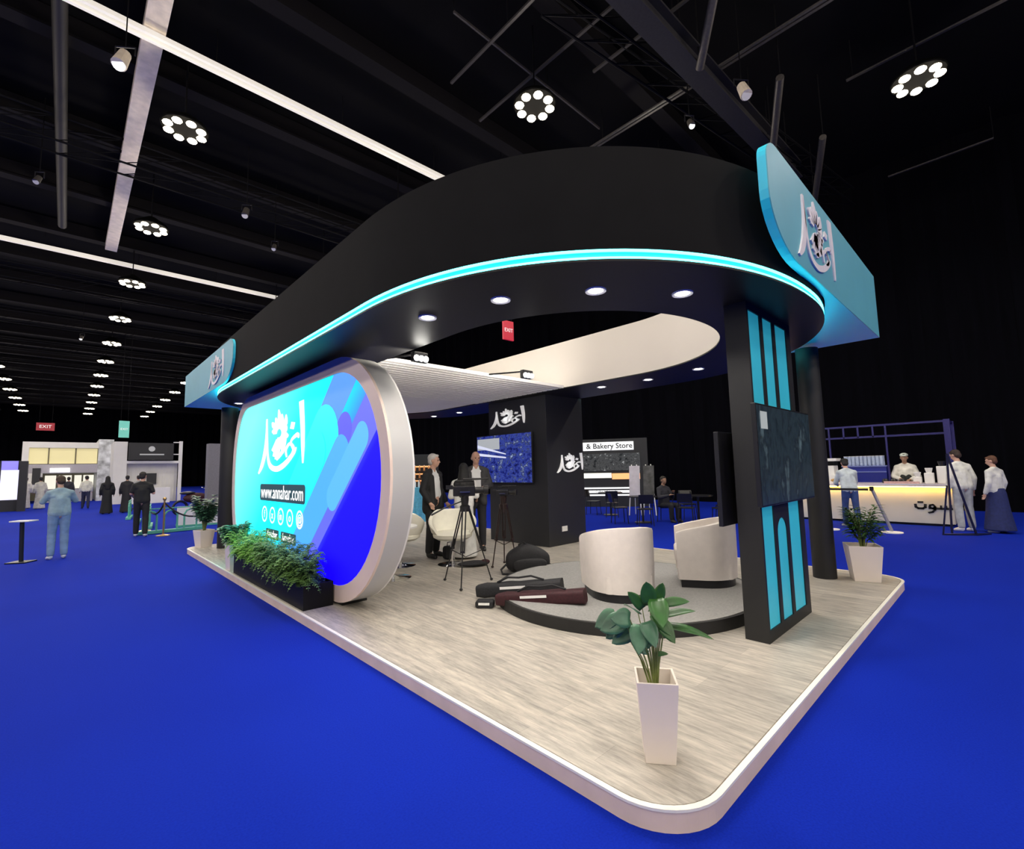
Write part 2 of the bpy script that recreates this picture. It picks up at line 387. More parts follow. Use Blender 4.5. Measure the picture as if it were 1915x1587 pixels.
# slanted bracing pipes on the right
for a, b, lab in (((8.2, 2.94, 10.4), (9.4, 3.85, 10.0), 'pale slanted steel tube meeting the roof truss at the top, upper one'),
                  ((11.2, 2.83, 10.2), (13.6, 3.77, 10.0), 'pale slanted steel tube above the teal sign, middle one'),
                  ((14.2, 2.71, 10.2), (17.2, 3.66, 10.0), 'pale slanted steel tube just behind the top of the teal sign')):
    t = thing('bracing_tube', lab, 'tube', a); build('tube_body', MB().tube([a, b], 0.085, 10), DKT, t, world=True, smooth=True); [build('hanger', MB().tube([(q_[0], q_[1], q_[2] + .1), (q_[0], q_[1], HC - .001)], .015, 6), STEEL, t, world=True) for q_ in (a, b)]
for a, b, lab in (((-.55, 9.0, 11.2), (-.55, 24, 11.2), 'dim brown pipe running along the ceiling at the far left'),
                  ((-6.2, 30.0, 10.2), (-6.2, 84, 10.2), 'dim pipe running toward the back wall on the left')):
    tag(build('ceiling_pipe', MB().tube([a, b], 0.13, 10), PIPE if 'brown' in lab else STEEL, smooth=True), lab, 'pipe')
JO = M('dark_joist', (0.0075, 0.0068, 0.008), 0.8, spec=.1)
for i in range(22):
    y = 6 + i * 3.9
    struct('trim_%d' % (i + 1), MB().bb((-18, y - .12, HC - .5), (20, y + .12, HC - .03)).bb((-18, y - .2, HC - .56), (20, y + .2, HC - .5)), JO)

# --- high bay ring lamps: a ring of bright lenses
def high_bay():
    t = thing('high_bay_lamp', 'x', 'ceiling lamp', (0, 0, 10), group='ring shaped high bay lamps')
    build('housing', MB().lathe([(.12, .35), (.30, .22), (.46, .10), (.50, .02), (.48, .0), (.30, .0)], n=20), HOUS, t)
    for k in range(8):
        mb = MB(); a = 2 * PI * k / 8 + .2; mb.ell((.36 * math.cos(a), .36 * math.sin(a), -.05), (.108, .108, .05), 10, 6)
        build('lens', mb, LAMPG, t)
    build('suspension_rod', MB().tube([(0, 0, .3), (0, 0, HC - 10 - .001)], .02, 6), STEEL, t)
    lamp('SPOT', (0, 0, -0.10), HALL_W, (1.0, 0.93, 0.84), t, 0.3, math.radians(168), blend=.35)
    lamp('POINT', (0, 0, -0.6), HALL_W * .26, (1.0, 0.88, 0.74), t, 0.3)
    return t
hb0 = None; nrow = {-4.1: 'left', 1.7: 'middle', 7.5: 'right', 13.3: 'far right', -9.9: 'unseen outer left', -15.7: 'unseen outermost left'}
ordn = ['first', 'second', 'third', 'fourth', 'fifth', 'sixth', 'seventh', 'eighth', 'ninth', 'tenth', 'eleventh', 'twelfth', 'thirteenth', 'fourteenth']
for gx in (-4.1, 1.7, 7.5, 13.3, -9.9, -15.7):  # grid continued out of view, outer left and behind viewer, added for frontal light
    for k in list(range(14)) + [-1, -2, -3, -4]:
        gy = .7 + 6.2 * k
        if gx == 13.3 and k > 3: continue
        if gx < -9 and k > 7: continue
        if gx == -4.1 and k in (0,): pass
        if gx == 7.5 and k in (5, 6): pass
        far = 'tiny far ' if k > 7 else ''
        lab = '%sring lamp in the %s lengthwise row, %s counted from the near end' % (far, nrow[gx], ordn[k]) if k >= 0 else 'ring lamp of the %s row behind the viewer, %s one back' % (nrow[gx], ordn[-k - 1])
        if (gx, k) == (1.7, 2): lab = 'large bright ring lamp at upper left below the pale double glowing track'
        if (gx, k) == (7.5, 1): lab = 'warm bright ring lamp hanging above the middle of the canopy'
        if (gx, k) == (13.3, 0): lab = 'bright ring lamp high at the upper right corner'
        if hb0 is None: hb0 = high_bay(); hb0.location = (gx, gy, 10); hb0['label'] = lab
        else: dup(hb0, (gx, gy, 10), label=lab)
# --- small stage spots hung from the roof
def stage_spot(loc, rz, label, lit=False, size=1.0):
    t = thing('stage_spotlight', label, 'spotlight', loc, rz)
    build('housing', MB().tube([(0, 0, -.1), (.12 * size, 0, -.36 * size)], [.08 * size, .10 * size], 12), LSTEEL if size > 1.1 else DKT, t)
    build('yoke', MB().tube([(0, -.14 * size, -.12), (0, -.14 * size, .05), (0, .14 * size, .05), (0, .14 * size, -.12)], .015, 6), PLAST, t)
    build('lens', MB().tube([(.12 * size, 0, -.36 * size), (.13 * size, 0, -.37 * size)], .085 * size, 12), GLOWW if lit else WHT2, t)
    build('hanger', MB().tube([(0, 0, .05), (0, 0, HC - loc[2] - .001)], .012, 5), STEEL, t)
for p, l, lit, s in (((0.45, 11.3, 10.0), 'white round spotlight under the pale double glowing track at upper left', True, 1.6),
                  ((10.3, 3.35, 9.9), 'white cylindrical spotlight under the grey tracks at the upper right', False, 1.5),
                  ((10.33, 4.55, 9.8), 'small lit spotlight above the middle of the black fascia', True, 1.0),
                  ((3.73, 15.8, 10.0), 'small grey spotlight on the roof beyond the double tray', False, 1.3),
                  ((0.3, 34.9, 9.6), 'small white spotlight far down the aisle left of the ring lamps', True, 1.0),
                  ((5.0, 17.3, 9.8), 'small dim spotlight near the nearest cross truss', False, 1.0),
                  ((-0.9, 17.3, 9.8), 'small dim spotlight left of the pale duct', False, 1.0)):
    stage_spot(p, -2.2, l, lit, s * .8)
# --- hanging signs
def exit_sign(loc, rz, w, h, mat, label, txt, tm, size):
    t = thing('exit_sign', label, 'sign', loc, rz)
    build('sign_panel', MB().box((0, 0, 0), (w, .06, h)), mat, t)
    u = wm(t).to_3x3() @ Vector((1, 0, 0)); n_ = wm(t).to_3x3() @ Vector((0, -1, 0))
    text('lettering', txt, size, tm, t, Vector(loc) + n_ * 0.035, u, (0, 0, 1))
    [build('hanger', MB().tube([(q_ * w * .35, 0, h / 2), (q_ * w * .35, 0, HC - loc[2] - .001)], .01, 5), STEEL, t) for q_ in (-1, 1)]
REDS = M('red_sign_face', (0.25, 0.01, 0.02), 0.5, emit=(0.75, 0.02, 0.06), es=0.5)
GRNS = M('green_sign_face', (0.1, 0.35, 0.3), 0.5, emit=(0.25, 0.8, 0.7), es=0.35)
exit_sign((10.03, 10.66, 6.0), -0.05, .42, .62, REDS, 'red hanging exit sign seen through the opening of the canopy', 'EXIT', WLET, .17)
exit_sign((2.66, 40.0, 4.8), 0.25, .55, 1.1, GRNS, 'pale green hanging sign over the white pavilion down the aisle', 'EXIT', WLET, .2)
exit_sign((-1.54, 60, 6.4), 0, 1.2, .7, M('dim_red_sign', (.2, .01, .02), .5, emit=(.5, .02, .04), es=.3), 'dim red exit sign at the far end of the hall on the left', 'EXIT', WLET, .4)

# ================================================================== the booth
DX0, DX1, DY0, DY1, DZ = 1.92, 7.95, 1.04, 12.25, 0.10
t = thing('booth_platform', 'raised booth platform with grey wood plank floor and pale rounded edge', 'platform', (4.9, 6.6, 0))
top = rrect(DX0 + .03, DX1 - .03, DY0 + .03, DY1 - .03, .30, 10); edge = rrect(DX0, DX1, DY0, DY1, .33, 10)
build('plank_deck', MB().prism(top, lambda u, v, d: (u, v, d), 0.0, DZ), WOOD, t, world=True)
build('side_skirt', MB().ring(edge, top, 0.0, DZ - .012), KERB, t, world=True)
tr = rrect(DX0 - .006, DX1 + .006, DY0 - .006, DY1 + .006, .336, 10); tri = rrect(DX0 + .024, DX1 - .024, DY0 + .024, DY1 - .024, .306, 10)
build('edge_trim', MB().ring(tr, tri, DZ - .012, DZ + .0004), KERBT, t, world=True)

# --- dais
SX, SY, SR, SZ = 4.87, 3.31, 1.49, 0.21
t = thing('round_stage', 'low round stage with black rim and grey carpet top', 'stage', (SX, SY, DZ))
build('rim', MB().lathe([(SR - .05, 0), (SR, 0), (SR, SZ - DZ), (SR - .03, SZ - DZ), (SR - .05, SZ - DZ - .01)], n=96), BLK, t)
build('carpet_top', MB().cyl((0, 0, .0), SR - .035, SZ - DZ + .003, 96), GREYC, t)

# --- canopy
def sgnp(v, e): return math.copysign(abs(v) ** e, v)
def outline(cx, a, yn, bn, yf, bf, nl=2.25, nr=2.0, N=144, grow=0.0):
    pts = []
    for k in range(N):
        th = 2 * PI * (k + .5) / N; c, s = math.cos(th), math.sin(th); e = 2 / (nr if c > 0 else nl)
        x = cx + (a + grow) * sgnp(c, e); y = (yf + (bf + grow) * sgnp(s, e)) if s > 0 else (yn + (bn + grow) * sgnp(s, e))
        pts.append((x, y))
    return pts
OUT = lambda g=0.0: outline(4.85, 2.95, 4.0, 2.9, 9.2, 2.9, grow=g)
HOLE = lambda g=0.0: outline(4.75, 1.80, 4.0, 1.95, 9.3, 1.9, 2.1, 2.0, grow=g)
ZS, ZL0, ZL1, ZT = 3.05, 3.067, 3.142, 3.914
t = thing('booth_canopy', 'large black oval ring canopy with cyan light strip over the booth', 'canopy', (4.85, 6.6, ZS))
build('fascia', MB().ring(OUT(), OUT(-.08), ZL1, ZT), BLKF, t, world=True, smooth=True)
build('soffit', MB().ring(OUT(), HOLE(), ZS, ZL0), SOF, t, world=True)
build('top_cover', MB().ring(OUT(-.08), HOLE(.05), ZT - .06, ZT), BLK, t, world=True)
build('light_channel', MB().ring(OUT(-.03), OUT(-.07), ZL0, ZL1), LEDM, t, world=True, smooth=True)
for z in (ZL0 + .010, ZL1 - .010):
    p = [(x, y, z) for x, y in OUT(-.010)]
    build('light_tube', MB().tube(p + [p[0]], .0105, 6, cap=False), LEDC, t, world=True, smooth=True, label='bright cyan light tube running round the canopy')
build('inner_lining', MB().ring(HOLE(.05), HOLE(), ZL0, ZT), M('warm_white_lining', (.66, .62, .57), .6, var=.02, scale=1), t, world=True, smooth=True, label='white inner wall of the canopy opening')
# louvred ceiling panel filling the far part of the opening
def chord(y, g=-.012):
    P = HOLE(g); xs = []
    for i in range(len(P)):
        a, b = P[i], P[(i + 1) % len(P)]
        if (a[1] - y) * (b[1] - y) <= 0 and a[1] != b[1]: xs.append(a[0] + (b[0] - a[0]) * (y - a[1]) / (b[1] - a[1]))
    return min(xs), max(xs)
P = [(x, y) for x, y in HOLE(-.012) if y > 7.95]; P = sorted(P, key=lambda q: math.atan2(q[1] - 8.5, q[0] - 4.75))
c0, c1 = chord(7.95)
build('ceiling_panel', MB().prism([(c1, 7.95)] + [p for p in P if p[1] > 8.0] + [(c0, 7.95)], lambda u, v, d: (u, v, d), ZS + .02, ZS + .06), WHT2, t, world=True, label='smooth white ceiling panel')
mb = MB(); y = 5.5
while y < 7.93:
    a, b = chord(y); mb.bb((a, y, ZS + .005), (b, y + .10, ZS + .055)); mb.bb((a, y + .10, ZS + .03), (b, y + .135, ZS + .055)); y += .135
build('louvre_slats', mb, WHT2, t, world=True, label='ribbed white ceiling slats')

# --- downlights and small floods
def downlight():
    t = thing('downlight', 'x', 'downlight', (0, 0, ZS), group='downlights in the canopy soffit')
    build('bezel', MB().lathe([(.055, .0), (.062, -.006), (.085, -.012), (.088, 0.0)], n=20, cap=False), WHT2, t)
    build('lens', MB().ell((0, 0, .0), (.058, .058, .014), 16, 6), LAMPW, t)
    lamp('SPOT', (0, 0, -.03), DOWN_W, (1.0, 0.93, 0.84), t, .05, math.radians(120), blend=.8)
    return t
dl = None
for x, y, lab in ((2.42, 3.68, 'bright downlight in the near side of the soffit, leftmost of the front four'),
                  (2.64, 2.89, 'bright downlight in the front soffit, second from the left'),
                  (3.10, 2.23, 'bright downlight in the front soffit, third from the left'),
                  (3.72, 1.79, 'bright downlight in the front soffit, nearest the slotted pillar'),
                  (6.88, 3.13, 'downlight in the far soffit closest behind the slotted pillar'),
                  (7.03, 4.07, 'downlight in the far soffit, middle of the three right of the black column'),
                  (6.98, 4.98, 'downlight in the far soffit just right of the black column'),
                  (7.12, 9.42, 'downlight in the far soffit just left of the black column'),
                  (7.05, 10.44, 'downlight in the far soffit over the suited man'),
                  (2.47, 10.6, 'downlight at the far left end of the soffit beside the lightbox wall')):
    if dl is None: dl = downlight(); dl.location = (x, y, ZS); dl['label'] = lab
    else: dup(dl, (x, y, ZS), label=lab)
def flood(loc, label):
    t = thing('arm_floodlight', label, 'floodlight', loc, group='floodlights on the louvred ceiling edge')
    build('housing', MB().box((0, 0, 0), (.20, .07, .12)), PLAST, t, bevel=.01)
    for k in (-1, 0, 1): build('lens', MB().ell((k * .064, -.04, -.02), (.034, .03, .036), 10, 6), LAMPW, t)
    build('arm', MB().tube([(0, .02, .03), (0, .12, .06), (0, 5.62 - loc[1], ZS + .05 - loc[2])], .012, 6), STEEL, t)
    lamp('SPOT', (0, .05, -.07), 70, (1, .93, .82), t, .06, math.radians(175), rot=(1.75, 0, 0), blend=.5)
    lamp('SPOT', (0, -.08, -.04), 30, (1, .93, .82), t, .06, math.radians(150), blend=.8)
flood((3.00, 4.74, 2.95), 'small bright floodlight on the left edge of the ribbed ceiling')
flood((4.75, 4.68, 2.95), 'small bright floodlight in front of the white canopy lining')

# --- sign boxes on the canopy corners
def sign_box(loc, face_pts, body_poly, fy, facing, label, wm_origin, u, wmw, wmh):
    t = thing('canopy_sign_box', label, 'sign', loc)
    build('sign_face', face_pts, TEALS, t, world=True)
    build('sign_body', body_poly, TEALE, t, world=True, label='underside and edge of the sign with the cyan strip glow coloured in')
    wordmark('calligraphy_lettering', SILV, t, wm_origin, u, (0, 0, 1), wmw, wmh, .014)
    return t
def face_outline(x0, x1, z0, z1):
    """flat rectangle with a swept rounded left end"""
    pts = [(x1, z0), (x1, z1), (x0 + .22, z1)]
    for k in range(1, 7):
        a = math.radians(90 + 15 * k); pts.append((x0 + .22 + .22 * math.cos(a), z1 - .16 + .16 * math.sin(a)))
    for k in range(0, 10):
        a = math.radians(180 + 10 * k); pts.append((x0 + .62 + .62 * math.cos(a), z0 + .40 + .40 * math.sin(a)))
    return pts
SZ0, SZ1 = 3.20, 4.02
# near sign, facing the camera side (-Y), right end near the platform's right edge
yF = 1.04; xa, xb = 3.62, 7.62
fo = face_outline(xa, xb, SZ0, SZ1)
OUTP = OUT(.012)
side = sorted([p for p in OUTP if p[1] < 3.0 and 4.6 < p[0] < 7.6], key=lambda p: p[0])
def ydown(x):
    for i in range(len(side) - 1):
        if side[i][0] <= x <= side[i + 1][0]:
            f_ = (x - side[i][0]) / (side[i + 1][0] - side[i][0]); return side[i][1] + f_ * (side[i + 1][1] - side[i][1])
    return side[-1][1]
face = MB().prism(fo, lambda u, v, d: (u, d, v), yF, yF + .008)
edgem = MB().prism([(a, b) for a, b in fo], lambda u, v, d: (u, d, v), yF + .008, yF + .07)
poly = [(4.75, yF + .07), (xb, yF + .07), (xb, 2.9)] + [(x, y) for x, y in reversed(side) if x > 4.75 and y > yF + .08]
edgem.prism(poly, lambda u, v, d: (u, v, d), SZ0, SZ1)
sign_box((5.6, yF, SZ0), face, edgem, yF, None, 'teal sign box with silver calligraphy on the near right corner of the canopy', (4.20, yF, SZ0 + .06), (1, 0, 0), 1.22, .71)
# far left sign, facing the aisle (-X)
xF = 1.86; ya, yb = 8.45, 12.6; SZ0, SZ1 = 3.15, 3.84
fo = [(ya + p[0], p[1]) for p in face_outline(0, yb - ya, SZ0, SZ1)]
face = MB().prism(fo, lambda u, v, d: (d, u, v), xF, xF + .008)
edgem = MB().prism(fo, lambda u, v, d: (d, u, v), xF + .008, xF + .07)
sd2 = sorted([p for p in OUTP if p[0] < 3.6 and p[1] > 9.0 and p[1] < 12.15], key=lambda p: p[1])
poly = [(xF + .07, 8.9)] + [p for p in sd2 if p[0] > xF + .08] + [(sd2[-1][0], yb), (xF + .07, yb)]
edgem.prism(poly, lambda u, v, d: (u, v, d), SZ0, SZ1)
sign_box((xF, 10.1, SZ0), face, edgem, xF, None, 'teal sign box with calligraphy on the far left corner of the canopy', (xF, 10.15, SZ0 + .05), (0, -1, 0), 1.15, .57)

# --- slotted pillar with teal niches
PX0, PX1, PY0, PY1 = 4.33, 5.60, 1.505, 1.70
t = thing('slotted_pillar', 'black pillar panel with tall teal slots at the near right of the booth', 'pillar', (4.96, 1.6, DZ))
slots_top = [(4.36, 4.62), (4.70, 4.96), (5.06, 5.34)]
def slot_poly(x0, x1, z0, z1, arch=False):
    if not arch: return [(x0, z0), (x1, z0), (x1, z1), (x0, z1)]
    r = (x1 - x0) / 2; cx = (x0 + x1) / 2
    return [(x0, z0), (x1, z0)] + [(cx + r * math.cos(math.radians(a)), z1 - r + r * math.sin(math.radians(a))) for a in range(0, 181, 15)]
# frame built from bars around the slots so that they are real recesses
mb = MB()
xs = [PX0, 4.375, 4.640, 4.715, 4.975, 5.055, 5.40, PX1]
xs = [PX0, 4.365, 4.650, 4.720, 4.985, 5.060, 5.400, PX1 - .05]
PX1 = 5.53
xs[-1] = PX1
mb.bb((PX0, PY0 + .022, DZ), (PX1, PY1, ZS))                      # back board
for a, b in ((xs[0], xs[1]), (xs[2], xs[3]), (xs[4], xs[5]), (xs[6], xs[7])): mb.bb((a, PY0, DZ), (b, PY0 + .022, ZS))
for a, b in ((xs[1], xs[2]), (xs[3], xs[4]), (xs[5], xs[6])):
    mb.bb((a, PY0, DZ), (b, PY0 + .022, .20)); mb.bb((a, PY0, 2.98), (b, PY0 + .022, ZS)); mb.bb((a, PY0, 1.28), (b, PY0 + .022, 2.10))
# arch head over the middle lower slot
a, b = xs[3], xs[4]; r = (b - a) / 2; cx = (a + b) / 2
poly = [(a, 1.28), (a, 1.10 - r)] + [(cx - r * math.cos(math.radians(k)), 1.10 - r + r * math.sin(math.radians(k))) for k in range(15, 166, 15)] + [(b, 1.10 - r), (b, 1.28)]
for i in range(len(poly) - 1):
    p_, q_ = poly[i], poly[i + 1]
    if abs(p_[0] - q_[0]) > 1e-5: mb.prism([(p_[0], p_[1]), (q_[0], q_[1]), (q_[0], 1.285), (p_[0], 1.285)], lambda u, v, d: (u, d, v), PY0, PY0 + .022)
build('pillar_body', mb, BLK, t, world=True)
for a, b in ((xs[1], xs[2]), (xs[3], xs[4]), (xs[5], xs[6])):
    for z0, z1 in ((.20, 1.28), (2.10, 2.98)):
        build('teal_niche', MB().bb((a + .0005, PY0 + .012, z0 + .0005), (b - .0005, PY0 + .0215, z1 - .0005)), TEAL, t, world=True, label='teal backed slot')
# --- screens on the pillar
def tv(loc, w, h, rz, label, screen_mat, gap=.08):
    t = thing('wall_television', label, 'television', loc, rz)
    build('casing', MB().box((0, .02, 0), (w, .04, h)), PLAST, t, bevel=.006)
    build('screen', MB().box((0, -.0015, 0), (w - .03, .003, h - .03)), screen_mat, t)
    build('wall_bracket', MB().bb((-.2, .038, -.15), (.2, gap - .001, .15)), STEEL, t)
    return t
def noise_screen(name, cols, scale, es, stretch=(1, 1, 1), rough=.15):
    m = bpy.data.materials.new(name); m.use_nodes = True; nt = m.node_tree; N = nt.nodes; L = nt.links; b = N['Principled BSDF']
    b.inputs['Base Color'].default_value = (.01, .012, .015, 1); b.inputs['Roughness'].default_value = rough
    tc = N.new('ShaderNodeTexCoord'); mp = N.new('ShaderNodeMapping'); mp.inputs['Scale'].default_value = stretch
    nz = N.new('ShaderNodeTexNoise'); nz.inputs['Scale'].default_value = scale; nz.inputs['Detail'].default_value = 5; nz.inputs['Roughness'].default_value = .65
    rp = N.new('ShaderNodeValToRGB')
    while len(rp.color_ramp.elements) < len(cols): rp.color_ramp.elements.new(.5)
    for e, (p, c) in zip(rp.color_ramp.elements, cols): e.position = p; e.color = (*c, 1)
    L.new(tc.outputs['Object'], mp.inputs[0]); L.new(mp.outputs[0], nz.inputs['Vector']); L.new(nz.outputs['Fac'], rp.inputs[0])
    L.new(rp.outputs[0], b.inputs['Emission Color']); b.inputs['Emission Strength'].default_value = es
    return m
SCR1 = noise_screen('dim_reflecting_screen', [(.36, (.006, .012, .017)), (.48, (.018, .032, .042)), (.56, (.008, .014, .02)), (.70, (.08, .12, .14))], 2.6, .8, (1.6, 1, 1.0), .3)
SCR2 = noise_screen('video_blue_crowd', [(.34, (.003, .004, .03)), (.44, (.012, .02, .22)), (.52, (.05, .08, .38)), (.57, (.008, .01, .07)), (.68, (.35, .45, .75))], 6, .9, (1, 1, 1.4))
tvA = tv((4.90, 1.425, 1.675), 1.50, .87, 0, 'large dark screen on the front of the slotted pillar', SCR1)
tp = build('picture_window', MB().bb((-.66, -.004, .22), (-.50, -.003, .37)), M('pale_screen_window', (.1, .1, .1), .4, emit=(.55, .6, .6), es=.6), tvA, label='small pale window shown at the top left of the screen')
tvB = tv((4.88, 1.80, 1.475), 1.42, .83, PI, 'black television on the back of the slotted pillar, seen edge on', M('screen_glass_off', (.004, .004, .005), .12), gap=.10)

# --- round pillars
def post(x, y, z1, r, label):
    o = build('support_post', MB().lathe([(r, 0), (r, z1 - DZ)], n=28), BLK, smooth=True); o.location = (x, y, DZ)
    tag(o, label, 'post'); return o
post(7.30, 1.80, SZ0 - .002, .135, 'black round post under the teal sign at the right corner')
post(2.52, 11.5, ZS, .16, 'black round post at the far left end of the lightbox wall')

# --- black square column
CX0, CX1, CY0, CY1 = 6.77, 7.90, 6.17, 7.88
t = thing('square_column', 'tall black square column with white calligraphy in the booth centre', 'column', (7.3, 7.0, DZ))
build('column_body', MB().bb((CX0, CY0, DZ), (CX1, CY1, ZS)), M('charcoal_column_paint', (0.015, 0.016, 0.020), .5, var=.1, scale=2), t, world=True, bevel=.004)
wordmark('calligraphy_lettering', WLET, t, (CX0, 7.83, 2.48), (0, -1, 0), (0, 0, 1), 1.10, .43, .02, label='white calligraphy above the television')
wordmark('calligraphy_lettering', WLET, t, (7.03, CY0, 1.50), (1, 0, 0), (0, 0, 1), .84, .42, .02, label='white calligraphy on the right face')
tvC = tv((CX0 - .075, 7.36, 1.83), 1.72, 1.03, -PI / 2, 'television on the black column showing a blue crowd scene', SCR2, gap=.075)
mb = MB().bb((-.83, -.006, .20), (-.10, -.003, .44)); build('picture_band', mb, M('pale_video_roof', (.1, .1, .1), .4, emit=(.55, .58, .62), es=.7), tvC, label='pale roof shown in the video')
mb = MB().prism([(-.83, .08), (.10, -.0), (.10, .03), (-.83, .14)], lambda u, v, d: (u, d, v), -.006, -.003).prism([(-.83, .25), (.1, .08), (.1, .1), (-.83, .32)], lambda u, v, d: (u, d, v), -.0085, -.0062)
build('picture_beam', mb, M('video_light_bars', (.1, .1, .1), .4, emit=(.75, .78, 1.0), es=.9), tvC, label='white beams shown in the video')
o = build('wall_socket', MB().bb((7.14, CY0 - .012, .36), (7.30, CY0, .46)), WHT2, bevel=.003); tag(o, 'white double wall socket low on the black column', 'socket')

# ================================================================== the lightbox wall
FX, BX = 2.32, 2.60
YR, YL, ZB_, ZT_ = 4.20, 10.25, 0.13, 2.985
def wall_outline(inset=0.0, n=14):
    zc, hz = (ZB_ + ZT_) / 2, (ZT_ - ZB_) / 2 - inset; pts = []
    for ycen, ay, s_, e in ((5.52, 5.52 - YR - inset, -1, 2.0), (9.25, YL - 9.25 - inset, 1, 2.3)):
        for k in range(2 * n + 1):
            a = -PI / 2 + PI * k / (2 * n)
            if s_ < 0: yy, zz = ycen - ay * sgnp(math.cos(a), 2 / e), zc + hz * sgnp(math.sin(a), 2 / e)
            else: yy, zz = ycen + ay * sgnp(math.cos(a), 2 / e), zc - hz * sgnp(math.sin(a), 2 / e)
            pts.append((yy, zz))
    return pts
lw = thing('lightbox_wall', 'long illuminated cyan and blue lightbox wall with thick white rounded frame', 'lightbox', (2.46, 7.2, DZ))
fnX = lambda u, v, d: (d, u, v)
oo, ii = wall_outline(0), wall_outline(.185)
def ring_yz(o, i, x0, x1):
    n = len(o); mb = MB()
    vs = [(x0, *p) for p in o] + [(x0, *p) for p in i] + [(x1, *p) for p in o] + [(x1, *p) for p in i]; fs = []
    for a in range(n):
        b = (a + 1) % n; fs += [(a, b, n + b, n + a), (2 * n + a, 3 * n + a, 3 * n + b, 2 * n + b), (a, 2 * n + a, 2 * n + b, b), (n + a, n + b, 3 * n + b, 3 * n + a)]
    return mb.add(vs, fs)
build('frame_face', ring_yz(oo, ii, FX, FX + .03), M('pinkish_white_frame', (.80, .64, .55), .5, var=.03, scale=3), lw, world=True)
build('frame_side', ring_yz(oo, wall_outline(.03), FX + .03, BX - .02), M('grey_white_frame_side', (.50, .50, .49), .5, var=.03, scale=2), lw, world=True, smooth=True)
build('rear_panel', MB().prism(oo, fnX, BX - .02, BX), WHT2, lw, world=True)
build('base_plinth', MB().bb((2.36, 5.36, DZ), (2.66, 9.3, ZB_ + .03)), BLK, lw, world=True, label='black plinth')
# graphic panel
def screen_gradient():
    m = bpy.data.materials.new('lightbox_graphic'); m.use_nodes = True; nt = m.node_tree; N = nt.nodes; L = nt.links; b = N['Principled BSDF']
    b.inputs['Base Color'].default_value = (.008, .008, .012, 1); b.inputs['Roughness'].default_value = .6; b.inputs['Specular IOR Level'].default_value = .15
    tc = N.new('ShaderNodeTexCoord'); sp = N.new('ShaderNodeSeparateXYZ'); L.new(tc.outputs['Object'], sp.inputs[0])
    # printed design: colour runs along a diagonal of the panel (local y, z from the wall's base point)
    m1 = N.new('ShaderNodeMath'); m1.operation = 'MULTIPLY'; m1.inputs[1].default_value = .9; L.new(sp.outputs['Y'], m1.inputs[0])
    m2 = N.new('ShaderNodeMath'); m2.operation = 'ADD'; L.new(m1.outputs[0], m2.inputs[0]); L.new(sp.outputs['Z'], m2.inputs[1])
    m3 = N.new('ShaderNodeMapRange'); m3.inputs['From Min'].default_value = -1.1; m3.inputs['From Max'].default_value = 4.0   # c - 6.58
    L.new(m2.outputs[0], m3.inputs['Value'])
    rp = N.new('ShaderNodeValToRGB'); cr = rp.color_ramp
    st = [(0.0, (.005, .0, 1)), (.10, (.005, .0, 1)), (.17, (.045, .06, 1)), (.25, (.03, .22, 1)), (.33, (.0, .50, 1)), (.42, (.0, .75, 1)), (.60, (.01, .90, 1)), (1, (.16, 1, 1))]
    while len(cr.elements) < len(st): cr.elements.new(.5)
    for e, (p, c) in zip(cr.elements, st): e.position = p; e.color = (*c, 1)
    L.new(m3.outputs[0], rp.inputs[0]); L.new(rp.outputs[0], b.inputs['Emission Color']); b.inputs['Emission Strength'].default_value = SCREEN_E
    return m
build('graphic_panel', MB().prism(wall_outline(.183), fnX, FX + .014, FX + .03), screen_gradient(), lw, world=True, label='glowing cyan to blue graphic')
def clip(poly, region):
    def area(P): return sum(P[i][0] * P[(i + 1) % len(P)][1] - P[(i + 1) % len(P)][0] * P[i][1] for i in range(len(P)))
    if area(region) < 0: region = region[::-1]
    out = poly
    for i in range(len(region)):
        a, b = region[i], region[(i + 1) % len(region)]
        if abs(a[0] - b[0]) + abs(a[1] - b[1]) < 1e-7: continue
        ins = lambda p: (b[0] - a[0]) * (p[1] - a[1]) - (b[1] - a[1]) * (p[0] - a[0]) >= -1e-9
        src, out = out, []
        for k in range(len(src)):
            p, q = src[k - 1], src[k]; ip, iq = ins(p), ins(q)
            if ip != iq:
                d1 = (b[0] - a[0]) * (p[1] - a[1]) - (b[1] - a[1]) * (p[0] - a[0]); d2 = (b[0] - a[0]) * (q[1] - a[1]) - (b[1] - a[1]) * (q[0] - a[0])
                t_ = d1 / (d1 - d2); out.append((p[0] + (q[0] - p[0]) * t_, p[1] + (q[1] - p[1]) * t_))
            if iq: out.append(q)
        if not out: return []
    return out
REG = wall_outline(.186)
DV = Vector((1, -.9)).normalized(); PV = Vector((.9, 1)).normalized(); KC = math.sqrt(1 + .81)
def band(c0, c1, s0, s1, round0, round1):
    """diagonal bar between intercepts c0<c1 (c = z + .9 y); s runs down-left along the diagonal"""
    def pt(c, s): q = PV * (c / KC) + DV * s; return (q.x, q.y)
    cm, r = (c0 + c1) / 2, (c1 - c0) / 2 / KC; pts = []
    if round0:
        for k in range(13):
            a = PI * k / 12; q = PV * (cm / KC + r * math.cos(a)) + DV * (s0 + r - r * math.sin(a)); pts.append((q.x, q.y))
    else: pts += [pt(c1, s0), pt(c0, s0)]
    if round1:
        for k in range(13):
            a = PI * k / 12; q = PV * (cm / KC - r * math.cos(a)) + DV * (s1 - r + r * math.sin(a)); pts.append((q.x, q.y))
    else: pts += [pt(c0, s1), pt(c1, s1)]
    return clip(pts, REG)
def em(name, c, k=1.0): return M(name, (.02, .03, .05), .5, emit=c, es=SCREEN_E * k)
